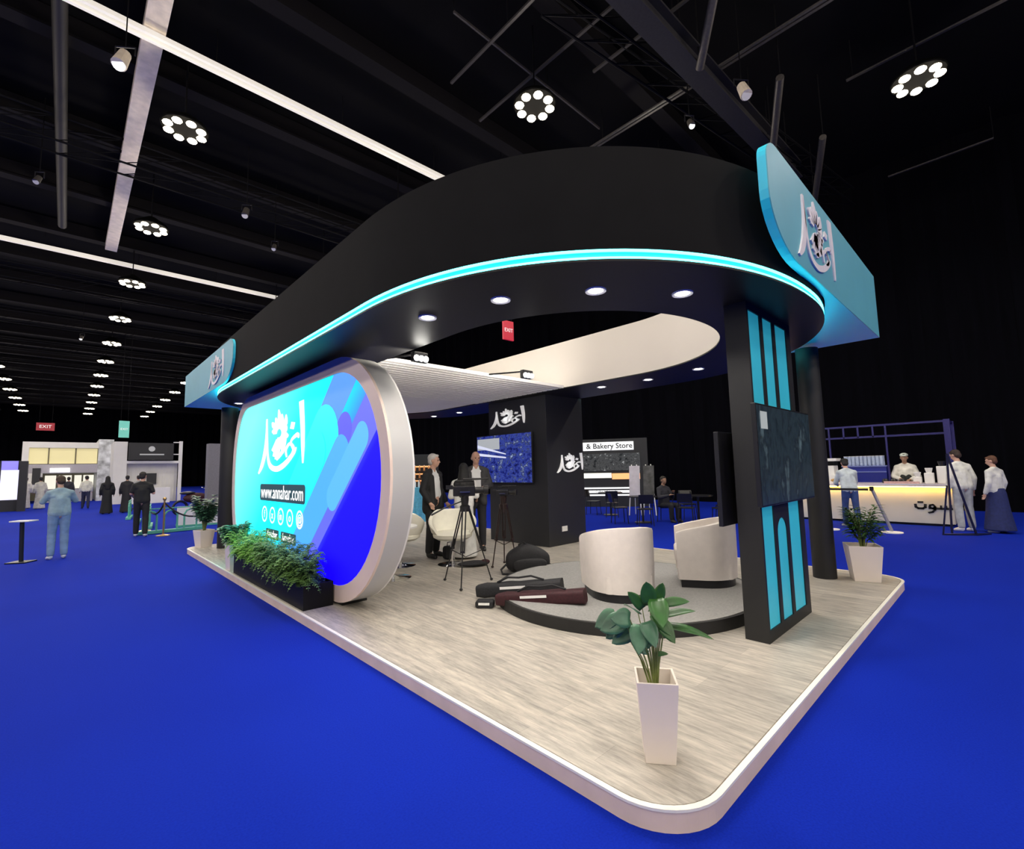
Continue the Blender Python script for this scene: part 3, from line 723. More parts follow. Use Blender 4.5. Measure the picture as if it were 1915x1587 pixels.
bands = [(7.14, 7.86, 1.0, 9, 0, 0, (.055, .22, 1.0), 'azure'), (6.10, 6.74, 0.0, 9, 0, 0, (.09, .10, 1.0), 'violet'),
         (6.62, 7.14, 2.32, 9, 1, 0, (.075, .075, 1.0), 'periwinkle'), (6.76, 7.90, 2.58, 9, 1, 0, (.005, .70, 1.0), 'cyan'),
         (6.35, 6.98, 2.55, 9, 1, 0, (.05, .30, 1.0), 'sky'), (6.14, 6.58, 2.1, 3.45, 1, 1, (.07, .34, 1.0), 'pale_blue'), (7.0, 7.75, 3.0, 9, 1, 0, (.0, .74, 1.0), 'cyan')]
xk = FX + .014
for c0, c1, s0, s1, r0, r1, col, nm in bands:
    P_ = band(c0, c1, s0, s1, r0, r1); xk -= .0012
    if len(P_) > 2: build('graphic_stripe', MB().prism(P_, fnX, xk, xk + .001), em('lightbox_' + nm, col, .95), lw, world=True, label='%s diagonal stripe' % nm.replace('_', ' '))
xk -= .002
WG = M('lightbox_white', (.1, .1, .1), .5, emit=(1, 1, 1), es=1.5)
NAVY = M('dark_label_bar', (.02, .05, .06), .5, emit=(.03, .10, .12), es=.5)
o3 = wordmark('calligraphy_lettering', WG, lw, (xk, 8.62, 1.60), (0, -1, 0), (0, 0, 1), 2.12, 1.04, .002, label='glowing white calligraphy')
build('address_bar', MB().prism(rrect(6.47, 8.46, 1.195, 1.455, .05), fnX, xk, xk + .001), NAVY, lw, world=True)
text('address_lettering', 'www.annahar.com', .29, WG, lw, (xk - .002, 7.465, 1.325), (0, -1, 0), (0, 0, 1), .001, sx=.86)
for k in range(5):
    y = 8.20 - k * .385
    mb = MB(); o_ = [(y + .13 * math.cos(a), .985 + .125 * math.sin(a)) for a in [2 * PI * i / 20 for i in range(20)]]; i_ = [(y + .105 * math.cos(a), .985 + .10 * math.sin(a)) for a in [2 * PI * i / 20 for i in range(20)]]
    build('social_icon', ring_yz(o_, i_, xk, xk + .001), WG, lw, world=True)
    text('icon_letter', ['f', 'x', 'in', 'o', '@'][k], .17, WG, lw, (xk, y, .985), (0, -1, 0), (0, 0, 1), .001)
build('handle_bar', MB().prism(rrect(7.50, 8.10, .625, .775, .02), fnX, xk, xk + .001).prism(rrect(6.78, 7.40, .625, .775, .02), fnX, xk, xk + .001), NAVY, lw, world=True)
text('handle_lettering', 'Annahar', .15, WG, lw, (xk - .002, 7.80, .70), (0, -1, 0), (0, 0, 1), .001, sx=.95)
text('handle_lettering', '/annahar', .15, WG, lw, (xk - .002, 7.09, .70), (0, -1, 0), (0, 0, 1), .001, sx=.95)

# ================================================================== plants
def leaf_mb(mb, base, direction, up, length, width, droop=.3, fold=.25, heart=True, n=7):
    d = Vector(direction).normalized(); s = d.cross(Vector(up)).normalized(); u = s.cross(d).normalized(); base = Vector(base); vs = []; fs = []
    for i in range(n + 1):
        t = i / n
        if heart: w = width / 2 * (math.sin(PI * min(1, (t * .86 + .14))) ** .62) * (1 - .35 * t) * (0.0 if i == n else 1)
        else: w = width / 2 * math.sin(PI * min(1, t * .9 + .06)) ** .8 * (0.02 if i == n else 1)
        c = base + d * (length * t) - Vector((0, 0, 1)) * droop * length * t * t
        vs += [c - s * w + u * fold * w, c - s * w * .5 + u * fold * w * .35, c, c + s * w * .5 + u * fold * w * .35, c + s * w + u * fold * w]
    for i in range(n):
        for k in range(4): fs.append((i * 5 + k, i * 5 + k + 1, (i + 1) * 5 + k + 1, (i + 1) * 5 + k))
    mb.add(vs, fs)
def pot(t, wt, wb, h):
    mb = MB(); a, b, th = wt / 2, wb / 2, .012
    def sq(r, z): return [(-r, -r, z), (r, -r, z), (r, r, z), (-r, r, z)]
    lv = sq(b, 0) + sq(a, h) + sq(a - th, h) + sq(b + (a - b) * .55 - th, h * .62)
    fs = [(3, 2, 1, 0)]
    for L_ in range(3):
        for k in range(4): fs.append((L_ * 4 + k, L_ * 4 + (k + 1) % 4, L_ * 4 + 4 + (k + 1) % 4, L_ * 4 + 4 + k))
    fs.append((12, 13, 14, 15)); mb.add(lv, fs)
    build('pot', mb, WHITE, t, bevel=.003, label='white tapered square pot')
    zz = h * .66; r = b + (a - b) * .60 - th - .002
    build('soil', MB().bb((-r, -r, h * .62 + .001), (r, r, zz)), SOIL, t)
    return zz
def solid(o, th=.0015):
    m = o.modifiers.new('thickness', 'SOLIDIFY'); m.thickness = th; m.offset = 0

# front plant: broad glossy leaves
t = thing('potted_philodendron', 'broad leaved plant in a tall white tapered pot at the front corner of the platform', 'potted plant', (2.315, 1.385, DZ), math.radians(-53.6))
zs = pot(t, .205, .150, .40)
rg = random.Random(11); ms, ml, ml2 = MB(), MB(), MB()
# local x = picture right, local y = away from the camera
VF = (0, -.85, .55)      # leaves face the open aisle side, where the plant gets its light
specs = [(-.19, -.01, .70, -.9, -.1, -.25, .12, .12, VF, 1), (-.15, -.03, .68, -1.0, -.1, -.15, .13, .13, VF, 1), (-.12, -.06, .70, -.6, -.3, .25, .12, .12, VF, 1), (-.10, -.02, .64, -.8, .0, -.35, .13, .12, VF, 1), (-.07, -.05, .67, -.1, -.5, -.5, .13, .12, VF, 1), (-.04, -.06, .69, .2, -.5, -.4, .12, .10, VF, 1), (-.16, .0, .66, -.7, .1, -.5, .11, .11, VF, 1),
         (-.05, .00, .74, -.5, -.2, .85, .15, .07, VF, 0), (-.01, .00, .76, -.1, -.2, 1.0, .17, .10, VF, 0), (.03, .01, .77, .25, .0, 1.0, .14, .07, VF, 0), (.02, -.03, .80, .1, -.6, -.45, .14, .12, VF, 0), (.06, -.01, .77, .9, -.1, .35, .14, .06, VF, 0), (.0, -.02, .72, .4, -.3, -.3, .12, .08, VF, 0),
         (.07, .02, .70, .9, .1, .35, .17, .055, (0, -.5, .9), 0), (.06, .0, .655, 1.0, -.1, .0, .24, .07, (0, -.4, .9), 0), (.03, -.04, .69, .6, -.5, -.6, .11, .09, VF, 0), (-.03, -.02, .52, -.9, -.2, .4, .075, .035, VF, 1), (.01, -.01, .51, .8, -.1, .3, .065, .03, VF, 0), (.0, .04, .72, .5, .6, .4, .13, .10, (0, .6, .8), 0), (-.07, .05, .70, -.5, .7, .3, .13, .10, (0, .6, .8), 1), (-.02, -.04, .66, -.2, -.6, -.6, .10, .09, VF, 1)]
for x, y, z, dx, dy, dz, ln, wd, upv, kind in specs:
    ms.tube([(rg.uniform(-.015, .015), rg.uniform(-.015, .015), zs - .01), (x * .38, y * .38, zs + (z - zs) * .5), (x, y, z)], [.006, .0035, .0022], 6)
    leaf_mb(ml2 if kind else ml, (x, y, z), (dx, dy, dz), upv, ln, wd, droop=.22, fold=.15)
ms.tube([(0, 0, zs - .01), (.0, 0, zs + .10)], [.022, .014], 8)
build('stems', ms, STEM, t, smooth=True); o = build('foliage', ml, LEAF, t, smooth=True, label='deep green upright leaves'); solid(o); o = build('foliage', ml2, LEAF2, t, smooth=True, label='broad bluish leaves leaning left'); solid(o)

# right rear plant: palm in squat pot
def palm(t, zs, n, h, spread, mat, seed, wd=.035):
    rg = random.Random(seed); ms, ml = MB(), MB()
    for i in range(n):
        a = 2 * PI * i / n + rg.uniform(-.3, .3); r = spread * rg.uniform(.35, 1); zt = zs + h * rg.uniform(.55, 1.0)
        p = [(0, 0, zs - .01), (.25 * r * math.cos(a), .25 * r * math.sin(a), zs + (zt - zs) * .5), (.7 * r * math.cos(a), .7 * r * math.sin(a), zs + (zt - zs) * .9), (r * math.cos(a), r * math.sin(a), zt)]
        ms.tube(p, [.008, .005, .003, .0015], 5)
        for k in range(9):
            f_ = .35 + .65 * k / 9; q = Vector(p[1]).lerp(Vector(p[3]), (f_ - .35) / .65)
            for s_ in (-1, 1):
                leaf_mb(ml, q, (math.cos(a + s_ * 1.0), math.sin(a + s_ * 1.0), rg.uniform(.1, .7)), (0, 0, 1), .16 * (1.1 - .6 * abs(f_ - .6)), wd, droop=.3, fold=.2, heart=False, n=4)
    build('stems', ms, STEM, t, smooth=True); o = build('foliage', ml, mat, t, smooth=True); solid(o, .001)
t = thing('potted_palm', 'small bushy palm in a white square pot at the right end of the platform', 'potted plant', (7.46, 1.40, DZ), math.radians(22))
zs = pot(t, .36, .27, .44); palm(t, zs, 17, .72, .26, M('palm_leaf', (.035, .10, .02), .45, var=.5, scale=8), 3)
t = thing('potted_shrub', 'leafy green shrub in a white pot at the far left corner of the platform', 'potted plant', (2.21, 11.97, DZ), .3)
zs = pot(t, .30, .22, .36); palm(t, zs, 24, .95, .25, LEAF2, 5, .10)
t = thing('potted_shrub', 'pale green bushy plant in a white pot beside the left end of the fern planter', 'potted plant', (2.04, 8.72, DZ), .1)
zs = pot(t, .22, .18, .40); palm(t, zs, 20, .50, .20, M('pale_shrub_leaf', (.10, .28, .14), .4, var=.5, scale=9), 9, .08)

# long fern planter
t = thing('fern_planter', 'long black planter box full of ferns in front of the lightbox wall', 'planter', (2.14, 6.95, DZ))
PLY0, PLY1, PLX0, PLX1, PLH = 5.47, 8.42, 1.965, 2.30, .27
mb = MB(); a, b = [(PLX0, PLY0), (PLX1, PLY0), (PLX1, PLY1), (PLX0, PLY1)], [(PLX0 + .015, PLY0 + .015), (PLX1 - .015, PLY0 + .015), (PLX1 - .015, PLY1 - .015), (PLX0 + .015, PLY1 - .015)]
mb.ring(a, b, DZ, DZ + PLH).bb((PLX0 + .015, PLY0 + .015, DZ), (PLX1 - .015, PLY1 - .015, DZ + .02))
build('planter_box', mb, M('planter_black_laminate', (.0045, .0045, .005), .6, spec=.2), t, world=True)
build('soil', MB().bb((PLX0 + .016, PLY0 + .016, DZ + .02), (PLX1 - .016, PLY1 - .016, DZ + PLH - .03)), SOIL, t, world=True)
def fern(cx, cy, z0, h, spread, mat, seed, n=84, xk=.72, xmax=1e9):
    rg = random.Random(seed); mb = MB()
    for i in range(n):
        a = rg.uniform(0, 2 * PI); L_ = rg.uniform(.6, 1.0) * spread; hh = h * rg.uniform(.28, 1.0)
        P_ = []
        for k in range(7):
            f_ = k / 6; P_.append(Vector((cx + L_ * f_ * math.cos(a) * xk, cy + L_ * f_ * math.sin(a), z0 + hh * (1 - (1 - f_) ** 1.7) - .55 * L_ * f_ ** 3)))
        mb.tube(P_, [.003] * 6 + [.001], 3)
        for k in range(1, 13):
            f_ = k / 13 * 6; i0 = int(f_); q = P_[i0].lerp(P_[min(6, i0 + 1)], f_ - i0)
            for s_ in (-1, 1):
                ln = .085 * (1.15 - k / 14); b_ = a + s_ * 1.15
                leaf_mb(mb, q, (math.cos(b_), math.sin(b_), .25), (0, 0, 1), ln, .030, droop=.4, fold=.1, heart=False, n=2)
    if xmax < 1e8: mb.v = [(min(v[0], xmax), v[1], v[2]) for v in mb.v]
    return mb
for i, (cy, h, m, sp) in enumerate(((8.12, .48, FERN1, .30), (7.65, .52, FERN1, .32), (7.18, .50, FERN1, .32), (6.72, .50, FERN2, .32), (6.28, .52, FERN2, .33), (5.88, .50, FERN2, .30), (5.62, .42, FERN2, .24))):
    o = build('fern', fern(2.03, cy, DZ + PLH - .035, h + .08, sp + .10, m, 20 + i, xmax=2.305 - .0003 * i), m, t, world=True, label='bright green fern clump' if m is FERN1 else 'darker fern clump')

# ================================================================== seats, bags, cameras
def rslab(poly, z0, z1, mb=None):
    mb = mb or MB(); return mb.prism(poly, lambda u, v, d: (u, v, d), z0, z1)
def tub_chair(loc, rz, label, seat_h=.42, hf=.62, hb=.76, w=.36, leather=None):
    """front is +x"""
    leather = leather or LEATH
    t = thing('tub_armchair', label, 'armchair', loc, rz, None); n = 28
    path = [(.34, -w)] + [(.34 - .30 * k / 4, -w) for k in range(1, 4)]
    path += [(.04 - .38 * math.sin(PI * k / n), -w * math.cos(PI * k / n)) for k in range(n + 1)]
    path += [(.34 - .30 * k / 4, w) for k in range(3, 0, -1)] + [(.34, w)]
    def inner(i):
        a = Vector(path[max(0, i - 1)]); b = Vector(path[min(len(path) - 1, i + 1)]); d = (b - a).normalized(); nn = Vector((-d.y, d.x)); p = Vector(path[i])
        q = p + nn * .095
        if (q - Vector((.05, 0))).length > (p - Vector((.05, 0))).length: q = p - nn * .095
        return q
    L_ = len(path); vs = []; fs = []
    for i, p in enumerate(path):
        f_ = max(0, min(1, (.34 - p[0]) / .66)); zt = hf + (hb - hf) * f_ ** .8; q = inner(i); o = Vector(p); m = (o + q) / 2
        # slight taper to the base
        ob = o * .97
        vs += [(ob.x, ob.y, .09), (o.x, o.y, .35), (o.x, o.y, zt - .03), (o.x * .98 + m.x * .02, o.y * .8 + m.y * .2, zt - .006), (m.x, m.y, zt), (q.x * .8 + m.x * .2, q.y * .8 + m.y * .2, zt - .006), (q.x, q.y, zt - .03), (q.x, q.y, .09)]
    for i in range(L_ - 1):
        for k in range(8): fs.append((i * 8 + k, (i + 1) * 8 + k, (i + 1) * 8 + (k + 1) % 8, i * 8 + (k + 1) % 8))
    fs += [tuple(range(7, -1, -1)), tuple((L_ - 1) * 8 + k for k in range(8))]
    build('shell', MB().add(vs, fs), leather, t, smooth=True)
    build('seat_cushion', rslab(rrect(-.22, .36, -w + .10, w - .10, .08), .26, seat_h), leather, t, bevel=.03)
    build('seat_base', rslab(rrect(-.26, .33, -w + .10, w - .10, .06), .09, .26), leather, t)
    pl = [(x * .9, y * .9) for x, y in path]; build('plinth', rslab(pl, 0, .09), PLAST, t, label='black recessed plinth')
    return t
tub_chair((4.43, 3.00, SZ + .003), math.atan2(.82, .57), 'white tub armchair on the round stage with its curved back to the viewer')
tub_chair((5.62, 2.60, SZ + .003), math.atan2(.88, -.50), 'white tub armchair on the round stage seen from its side, nearer the slotted pillar')

def swivel(loc, rz, label, chromebase=True):
    t = thing('swivel_tub_chair', label, 'chair', loc, rz, None); n = 26; path = []
    for k in range(n + 1):
        a = math.radians(-125 + 250 * k / n) + PI; path.append((.33 * math.cos(a), .36 * math.sin(a)))
    vs = []; fs = []
    for i, p in enumerate(path):
        f_ = 1 - abs(i - n / 2) / (n / 2); zt = .60 + .26 * min(1, f_ * 1.5); q = Vector(p) * .87
        vs += [(p[0] * .62, p[1] * .62, .40), (p[0] * .95, p[1] * .95, .52), (p[0] * 1.08, p[1] * 1.08, zt - .02), (p[0] * 1.04, p[1] * 1.04, zt), (q.x * 1.06, q.y * 1.06, zt - .02), (q.x * .92, q.y * .92, .52), (q.x * .6, q.y * .6, .43)]
    for i in range(n):
        for k in range(7): fs.append((i * 7 + k, (i + 1) * 7 + k, (i + 1) * 7 + (k + 1) % 7, i * 7 + (k + 1) % 7))
    fs += [tuple(range(6, -1, -1)), tuple(n * 7 + k for k in range(7))]
    build('shell', MB().add(vs, fs), LEATH2, t, smooth=True)
    build('seat', MB().lathe([(.0, .40), (.24, .40), (.31, .44), (.32, .49), (.28, .52), (0, .525)], n=24, cap=False), LEATH2, t, smooth=True)
    build('column', MB().tube([(0, 0, .03), (0, 0, .26), (0, 0, .261), (0, 0, .40)], [.03, .03, .045, .045], 14), CHROME, t, smooth=True)
    build('base_disc', MB().lathe([(.24, 0), (.245, .008), (.20, .018), (.05, .035), (.03, .05)], n=32), CHROME, t, smooth=True)
    return t
swivel((4.60, 6.30, DZ), math.atan2(-.75, -.45), 'white swivel tub chair with its open side to the viewer, beside the suited man')
swivel((3.97, 6.86, DZ), math.atan2(.55, .5), 'white swivel tub chair half hidden behind the lightbox wall frame')
t = thing('pedestal_stool', 'chrome footed pedestal table just behind the edge of the lightbox wall', 'table', (3.45, 6.16, DZ))
build('tabletop', MB().cyl((0, 0, .70), .34, .025, 32), WHT2, t, smooth=True); build('column', MB().tube([(0, 0, .03), (0, 0, .70)], .025, 12), CHROME, t, smooth=True)
build('base_disc', MB().lathe([(.25, 0), (.255, .008), (.20, .018), (.05, .035), (.03, .05)], n=32), CHROME, t, smooth=True)
mb = MB().ell((0, 0, .10), (.13, .08, .12), 14, 10)
t = thing('small_black_bag', 'small black bag on the floor behind the white swivel chair', 'bag', (4.86, 6.74, DZ)); build('body', MB().prism(rrect(-.12, .12, 0, .22, .05), lambda u, v, d: (u, d, v), -.06, .06), FABB, t, bevel=.02); build('handle', MB().tube([(-.06, 0, .215), (-.05, 0, .28), (.05, 0, .28), (.06, 0, .215)], .008, 6), FABB, t)
t = thing('black_shoe_bag', 'flat dark bag with red trim lying between the swivel chair and the tripod', 'bag', (4.72, 5.92, DZ), -.5); build('body', MB().ell((0, 0, .045), (.26, .11, .045), 14, 8), FABB, t, smooth=True); build('trim', MB().ell((.18, .0, .06), (.08, .06, .04), 10, 6), FABR, t, smooth=True)

# duffel bag
def sell(c, r, e=.55, n=20, m=12, top=1.0):
    mb = MB(); vs = []; fs = []
    for i in range(m + 1):
        a = -PI / 2 + PI * i / m
        for k in range(n):
            b = 2 * PI * k / n; vs.append((c[0] + r[0] * sgnp(math.cos(a), e) * sgnp(math.cos(b), e), c[1] + r[1] * sgnp(math.cos(a), e) * sgnp(math.sin(b), e), c[2] + r[2] * sgnp(math.sin(a), e)))
    for i in range(m):
        for k in range(n): fs.append((i * n + k, i * n + (k + 1) % n, (i + 1) * n + (k + 1) % n, (i + 1) * n + k))
    return mb.add(vs, fs)
t = thing('duffel_bag', 'bulging black backpack lying on the planks behind the round stage', 'bag', (5.02, 5.02, DZ), -.70)
b_ = sell((0, 0, .16), (.33, .17, .16), .62); b_.v = [(x, y, z * (1.0 + .25 * math.exp(-((x + .02) / .22) ** 2) - .25 * abs(x))) for x, y, z in b_.v]
build('body', b_, FABB, t, smooth=True); build('front_pocket', sell((.02, -.165, .12), (.24, .05, .095), .6), FABB, t, smooth=True)
build('grab_handle', MB().tube([(-.12, 0, .33), (-.13, 0, .39), (-.05, 0, .42), (.0, 0, .37)], .012, 6), FABB, t)
build('shoulder_strap', MB().tube([(.30, -.06, .12), (.38, -.12, .04), (.30, -.22, .02), (.1, -.24, .03)], .016, 6), FABB, t); build('shoulder_strap', MB().tube([(-.30, -.06, .14), (-.40, -.12, .06), (-.38, -.2, .018), (-.2, -.24, .02)], .016, 6), FABB, t)
# long tripod bags over the stage edge
def long_bag(p, q, r, mat, label, patch):
    p, q = Vector(p), Vector(q); t = thing('tripod_bag', label, 'bag', p); d = (q - p).normalized(); sd = d.cross(Vector((0, 0, 1))).normalized(); up = sd.cross(d)
    prof = rrect(-r, r, -r * .85, r * .85, r * .45, 5)
    n = 10; vs = []; fs = []; L_ = (q - p).length
    for i in range(n + 1):
        f_ = i / n; k = (.82 + .18 * math.sin(PI * min(1, f_ * 3)) if f_ < .3 else 1.0) * (1 + .05 * math.sin(i * 2.1)); c = p + d * L_ * f_
        vs += [tuple(c + sd * u * k + up * v * k) for u, v in prof]
    m = len(prof)
    for i in range(n):
        for k in range(m): fs.append((i * m + k, i * m + (k + 1) % m, (i + 1) * m + (k + 1) % m, (i + 1) * m + k))
    fs += [tuple(range(m - 1, -1, -1)), tuple(n * m + k for k in range(m))]
    build('body', MB().add(vs, fs), mat, t, world=True, smooth=True, bevel=.0)
    a = p + d * L_ * .30; b = p + d * L_ * .60; cc = sd * 0
    pm = MB(); w_ = r * .32; s_ = sd if (sd.x + sd.y) < 0 else -sd
    o_ = s_ * r * 1.06
    pm.add([tuple(a + o_ + up * w_ * 1.6), tuple(b + o_ + up * w_ * 1.6), tuple(b + o_ + up * w_ * .6), tuple(a + o_ + up * w_ * .6)] + [tuple(a + o_ * .97 + up * w_ * 1.6), tuple(b + o_ * .97 + up * w_ * 1.6), tuple(b + o_ * .97 + up * w_ * .6), tuple(a + o_ * .97 + up * w_ * .6)], [(0, 1, 2, 3), (7, 6, 5, 4), (0, 4, 5, 1), (1, 5, 6, 2), (2, 6, 7, 3), (3, 7, 4, 0)])
    build('name_patch', pm, WHT2, t, world=True, label='white name strip')
    s1 = p + d * L_ * .25 + up * r * .9; s2 = p + d * L_ * .8 + up * r * .9; mid = (s1 + s2) / 2 + up * .05 + s_ * r * .6
    build('carry_strap', MB().tube([s1, s1.lerp(mid, .5) + up * .03, mid, s2.lerp(mid, .5) + up * .03, s2], .012, 6), FABB, t, world=True)
long_bag((3.55, 4.38, .205), (4.05, 3.52, .305), .088, FABB, 'long black tripod bag with white name strip across the left edge of the stage', 1)
long_bag((3.50, 3.98, .19), (3.92, 3.10, .298), .080, FABR, 'long maroon tripod bag lying in front of the black one at the stage edge', 1)
t = thing('small_pouch', 'small black pouch with white label at the left end of the tripod bags', 'bag', (3.42, 4.10, DZ), -.9); build('body', MB().prism(rrect(-.10, .10, 0, .08, .03), lambda u, v, d: (u, d, v), -.06, .06), FABB, t, bevel=.015); build('label_patch', MB().box((0, -.068, .05), (.12, .014, .022)), WHT2, t)

# video cameras on tripods
def tripod(loc, rz, h, label, r=.34, twin=True, mat=PLAST):
    t = thing('camera_tripod', label, 'tripod', loc, rz)
    for k in range(3):
        a = 2 * PI * k / 3 + .45; f_ = Vector((r * math.cos(a), r * math.sin(a), .012)); top_ = Vector((.055 * math.cos(a), .055 * math.sin(a), h - .18)); sd = Vector((-math.sin(a), math.cos(a), 0)) * .022
        mb = MB(); m_ = top_.lerp(f_, .55)
        mb.tube([top_ + sd, m_ + sd], .010, 6).tube([top_ - sd, m_ - sd], .010, 6).tube([top_.lerp(f_, .42), f_], .009, 6)
        mb.box(m_, (.03, .06, .03), rz=a); mb.ell(f_ + Vector((0, 0, .008)), (.022, .022, .018), 8, 6)
        build('leg', mb, mat, t)
    build('spreader', MB().tube([(0, 0, h * .30), (r * .62 * math.cos(.45), r * .62 * math.sin(.45), h * .36)], .006, 5).tube([(0, 0, h * .30), (r * .62 * math.cos(.45 + 2.094), r * .62 * math.sin(.45 + 2.094), h * .36)], .006, 5).tube([(0, 0, h * .30), (r * .62 * math.cos(.45 + 4.189), r * .62 * math.sin(.45 + 4.189), h * .36)], .006, 5), mat, t)
    build('fluid_head', MB().lathe([(.065, h - .22), (.07, h - .15), (.045, h - .13), (.055, h - .06), (.05, h - .015)], n=16), mat, t, smooth=True)
    build('pan_handle', MB().tube([(-.03, 0, h - .08), (-.26, -.12, h - .16), (-.42, -.20, h - .24)], [.009, .009, .014], 7), mat, t)
    return t
def camcorder(loc, rz, label, s=1.0):
    t = thing('video_camera', label, 'camera', loc, rz)
    build('body', MB().bb((-.15 * s, -.06 * s, 0), (.13 * s, .06 * s, .13 * s)), PLAST, t, bevel=.012)
    build('lens', MB().tube([(.13 * s, 0, .07 * s), (.24 * s, 0, .07 * s), (.241 * s, 0, .07 * s), (.30 * s, 0, .07 * s)], [.042 * s, .042 * s, .058 * s, .062 * s], 16), PLAST, t, smooth=True)
    build('top_handle', MB().tube([(-.12 * s, 0, .13 * s), (-.12 * s, 0, .19 * s), (.12 * s, 0, .19 * s), (.12 * s, 0, .13 * s)], .011 * s, 7), PLAST, t)
    build('shotgun_microphone', MB().tube([(-.02 * s, -.05 * s, .215 * s), (.30 * s, -.05 * s, .215 * s)], .012 * s, 8), PLAST, t)
    build('viewfinder', MB().bb((-.24 * s, -.03 * s, .09 * s), (-.15 * s, .03 * s, .14 * s)), PLAST, t)
    build('side_screen', MB().bb((-.06 * s, -.15 * s, .05 * s), (.06 * s, -.06 * s, .06 * s)), M('blue_camera_screen', (.02, .02, .06), .3, emit=(.02, .03, .12), es=.4), t)
tripod((3.93, 5.10, DZ), -.75, 1.17, 'black video camera tripod standing in the middle of the plank floor', .37)
camcorder((3.93, 5.10, DZ + 1.155), -.62, 'black video camera on the nearer tripod, long handle bar on top', 1.05)
tripod((5.04, 5.55, DZ), .4, 1.10, 'thin dark tripod standing farther back in front of the black column', .22, mat=M('dark_brown_metal', (.035, .02, .018), .4, .4))
camcorder((5.04, 5.55, DZ + 1.085), -1.0, 'small video camera on the farther tripod', .72)

# ================================================================== people
SKINS = [M('skin_fair', (.52, .30, .22), .55), M('skin_tan', (.34, .19, .12), .55)]
def cap_mesh(mb, p, r0, q, r1, n=10):
    """tapered capsule as one closed piece"""
    p, q = Vector(p), Vector(q); d = q - p; L_ = d.length
    if L_ < 1e-5: return mb.ell(p, (r0, r0, r0), n, 6)
    d.normalize(); pts = []; rr = []
    for a in (80, 55, 28, 0): a_ = math.radians(a); pts.append(p - d * r0 * math.sin(a_)); rr.append(r0 * math.cos(a_))
    for a in (0, 28, 55, 80): a_ = math.radians(a); pts.append(q + d * r1 * math.sin(a_)); rr.append(max(r1 * math.cos(a_), .001))
    return mb.tube(pts, rr, n)
def blob(name, prims, mat, parent, vox=.014, sm=4, label=None):
    mb = MB()
    for pr in prims:
        if pr[0] == 'c': cap_mesh(mb, *pr[1:])
        elif pr[0] == 't': mb.tube(pr[1], pr[2], 16)
        else: mb.ell(pr[1], pr[2], 12, 8, pr[3] if len(pr) > 3 else None)
    o = build(name, mb, mat, parent, label=label)
    m = o.modifiers.new('skin', 'REMESH'); m.mode = 'VOXEL'; m.voxel_size = vox; m.use_smooth_shade = True
    if sm: k = o.modifiers.new('soften', 'SMOOTH'); k.iterations = sm; k.factor = .5
    return o
def lerp(a, b, t): return tuple(a[i] + (b[i] - a[i]) * t for i in range(3))
